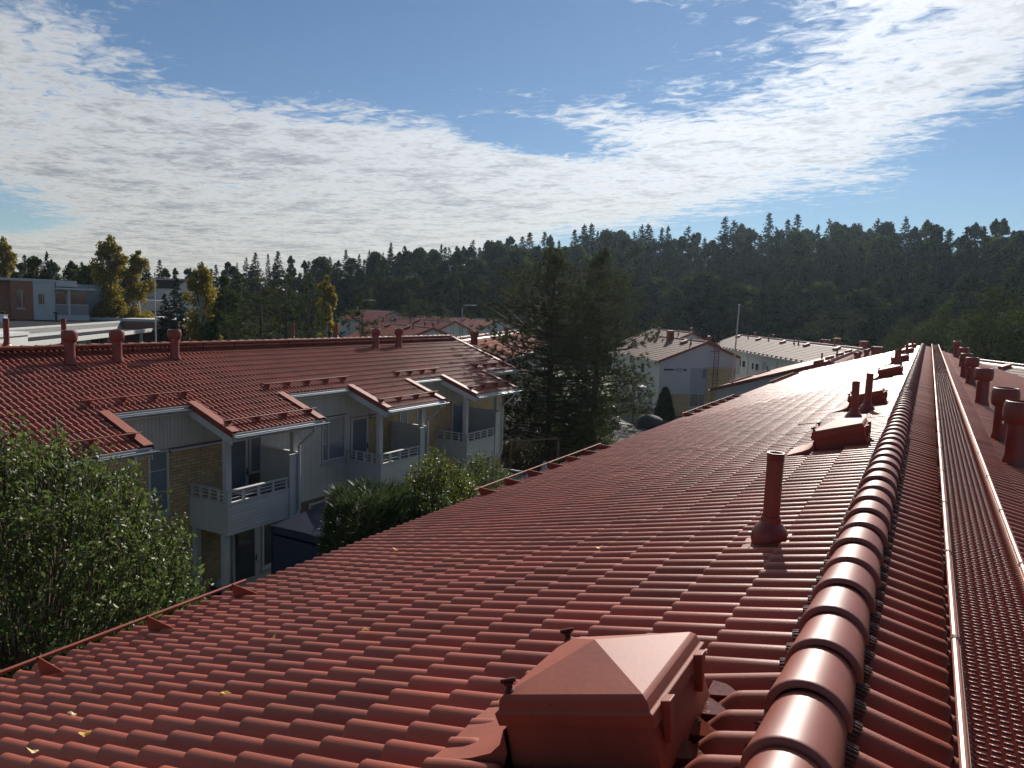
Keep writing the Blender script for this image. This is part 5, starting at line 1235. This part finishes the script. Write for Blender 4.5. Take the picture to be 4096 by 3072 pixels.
near_tree(55, 2.9, 4.2, 700, 20, .085, 'leaf_bush', (-17.2, 38.3, 0), 'rounded bright green bush between the two big pines', 'leafy_bush', .1)
near_tree(56, 2.2, 3.0, 420, 18, .075, 'leaf_bush', (-18.6, 37.6, 0), 'smaller green bush behind the left big pine', 'leafy_bush', .1)
near_tree(57, 1.7, 3.0, 420, 18, .07, 'leaf_hedge', (-18.9, 33.9, 0), 'brownish yellow hedge by the clothes rack', 'hedge', .05)
near_tree(58, 1.6, 2.6, 380, 18, .07, 'leaf_hedge', (-16.6, 34.2, 0), 'brownish yellow hedge left of the big pine trunk', 'hedge', .05)
near_tree(59, 2.3, 1.8, 260, 18, .08, 'birch_yellow', pol(50.2, 62, 0), 'rusty bush before the flat-roofed building', 'leafy_bush', .1)
near_tree(71, 4.4, 5.0, 700, 20, .13, 'thuja', (-21.6, 41.5, 0), 'dark bushes behind the left big pine', 'leafy_bush', .05)
near_tree(72, 4.8, 5.6, 700, 20, .14, 'thuja', (-24.6, 45.5, 0), 'dark thicket farther behind the two big pines', 'leafy_bush', .05)
near_tree(73, 3.2, 4.4, 600, 20, .13, 'thuja', (-20.2, 46.2, 0), 'dark bushes behind the right big pine', 'leafy_bush', .05)
# thuja: upright sprays
def thuja(seed, h, w, n, base, label, name='thuja', cone=False):
    rs = np.random.RandomState(seed); t = rs.rand(n)**.9; a = rs.rand(n)*6.283; r = w*.5*(np.sin(np.pi*np.clip(.22+.72*(1-t), 0, 1))**.7)*rs.rand(n)**.32
    r = w*.5*(1-t)**.75*(.35+.65*rs.rand(n)**.3) if cone else r
    C = np.stack([r*np.cos(a), r*np.sin(a), h*(.03+.93*t)], 1); D = np.stack([np.cos(a)*.6, np.sin(a)*.6, np.full(n, .85)], 1)
    V, F = tuft(C, D, .34, 9, rs, .013, .42); me = mesh_np('thuja_crown', V, F); me.materials.append(MATS['thuja'])
    return tree(name, (me, trunk_mesh('thuja_trunk', [(0, 0, -.1), (0, 0, h*.8)], [.07, .02], 'bark')), base, label, 'shrub')
thuja(61, 4.6, 2.3, 3000, (-11.6, 13.35, 0), 'feathery green thuja behind the near eaves, beside the blue canopy')
thuja(62, 4.2, 2.0, 2200, (-11.3, 14.1, 0), 'lower thuja right next to the feathery one')
c = thuja(63, 2.8, 1.75, 3000, (-18.75, 58.5, 0), 'dark cone-shaped clipped shrub in front of the white gabled house', cone=True)
near_tree(64, 2.0, 4.0, 300, 14, .1, 'leaf_apple', (-12.6, 52.2, 0), 'pale bush at the foot of the tall white flagpole', 'leafy_bush', .1)
# undergrowth along the forest edge
def undergrowth():
    rs = np.random.RandomState(5); n = 26000; a = rs.uniform(-12, 72, n); d = rs.uniform(118, 178, n)
    x, y = -d*np.sin(np.radians(a)), d*np.cos(np.radians(a)); z = np.array([terrain(p, q) for p, q in zip(x, y)])+rs.rand(n)**1.5*3.5
    V, F = leaf_cards(np.stack([x, y, z], 1), rs.uniform(.5, 1.1, n), rs, aspect=.8); o = link('forest_undergrowth', mesh_np('forest_undergrowth', V, F), 'spruce'); tag(o, 'dark undergrowth below the trees of the forest', 'undergrowth', kind='stuff')
undergrowth()

# ------------------------------------------------------------------ air
def haze():
    m = bpy.data.materials.new('haze'); m.use_nodes = True; nt = m.node_tree; nt.nodes.clear()
    o = nt.nodes.new('ShaderNodeOutputMaterial'); v = nt.nodes.new('ShaderNodeVolumePrincipled')
    v.inputs['Color'].default_value = (.62, .80, 1, 1); v.inputs['Density'].default_value = HAZE; v.inputs['Anisotropy'].default_value = .68
    nt.links.new(v.outputs[0], o.inputs['Volume'])
    b = MB(); b.box(-330, 330, -60, 330, -1.0, 62.0); ob = b.build('haze', 'glass'); ob.data.materials[0] = m; tag(ob, kind='stuff')
HAZE = .00012
haze()
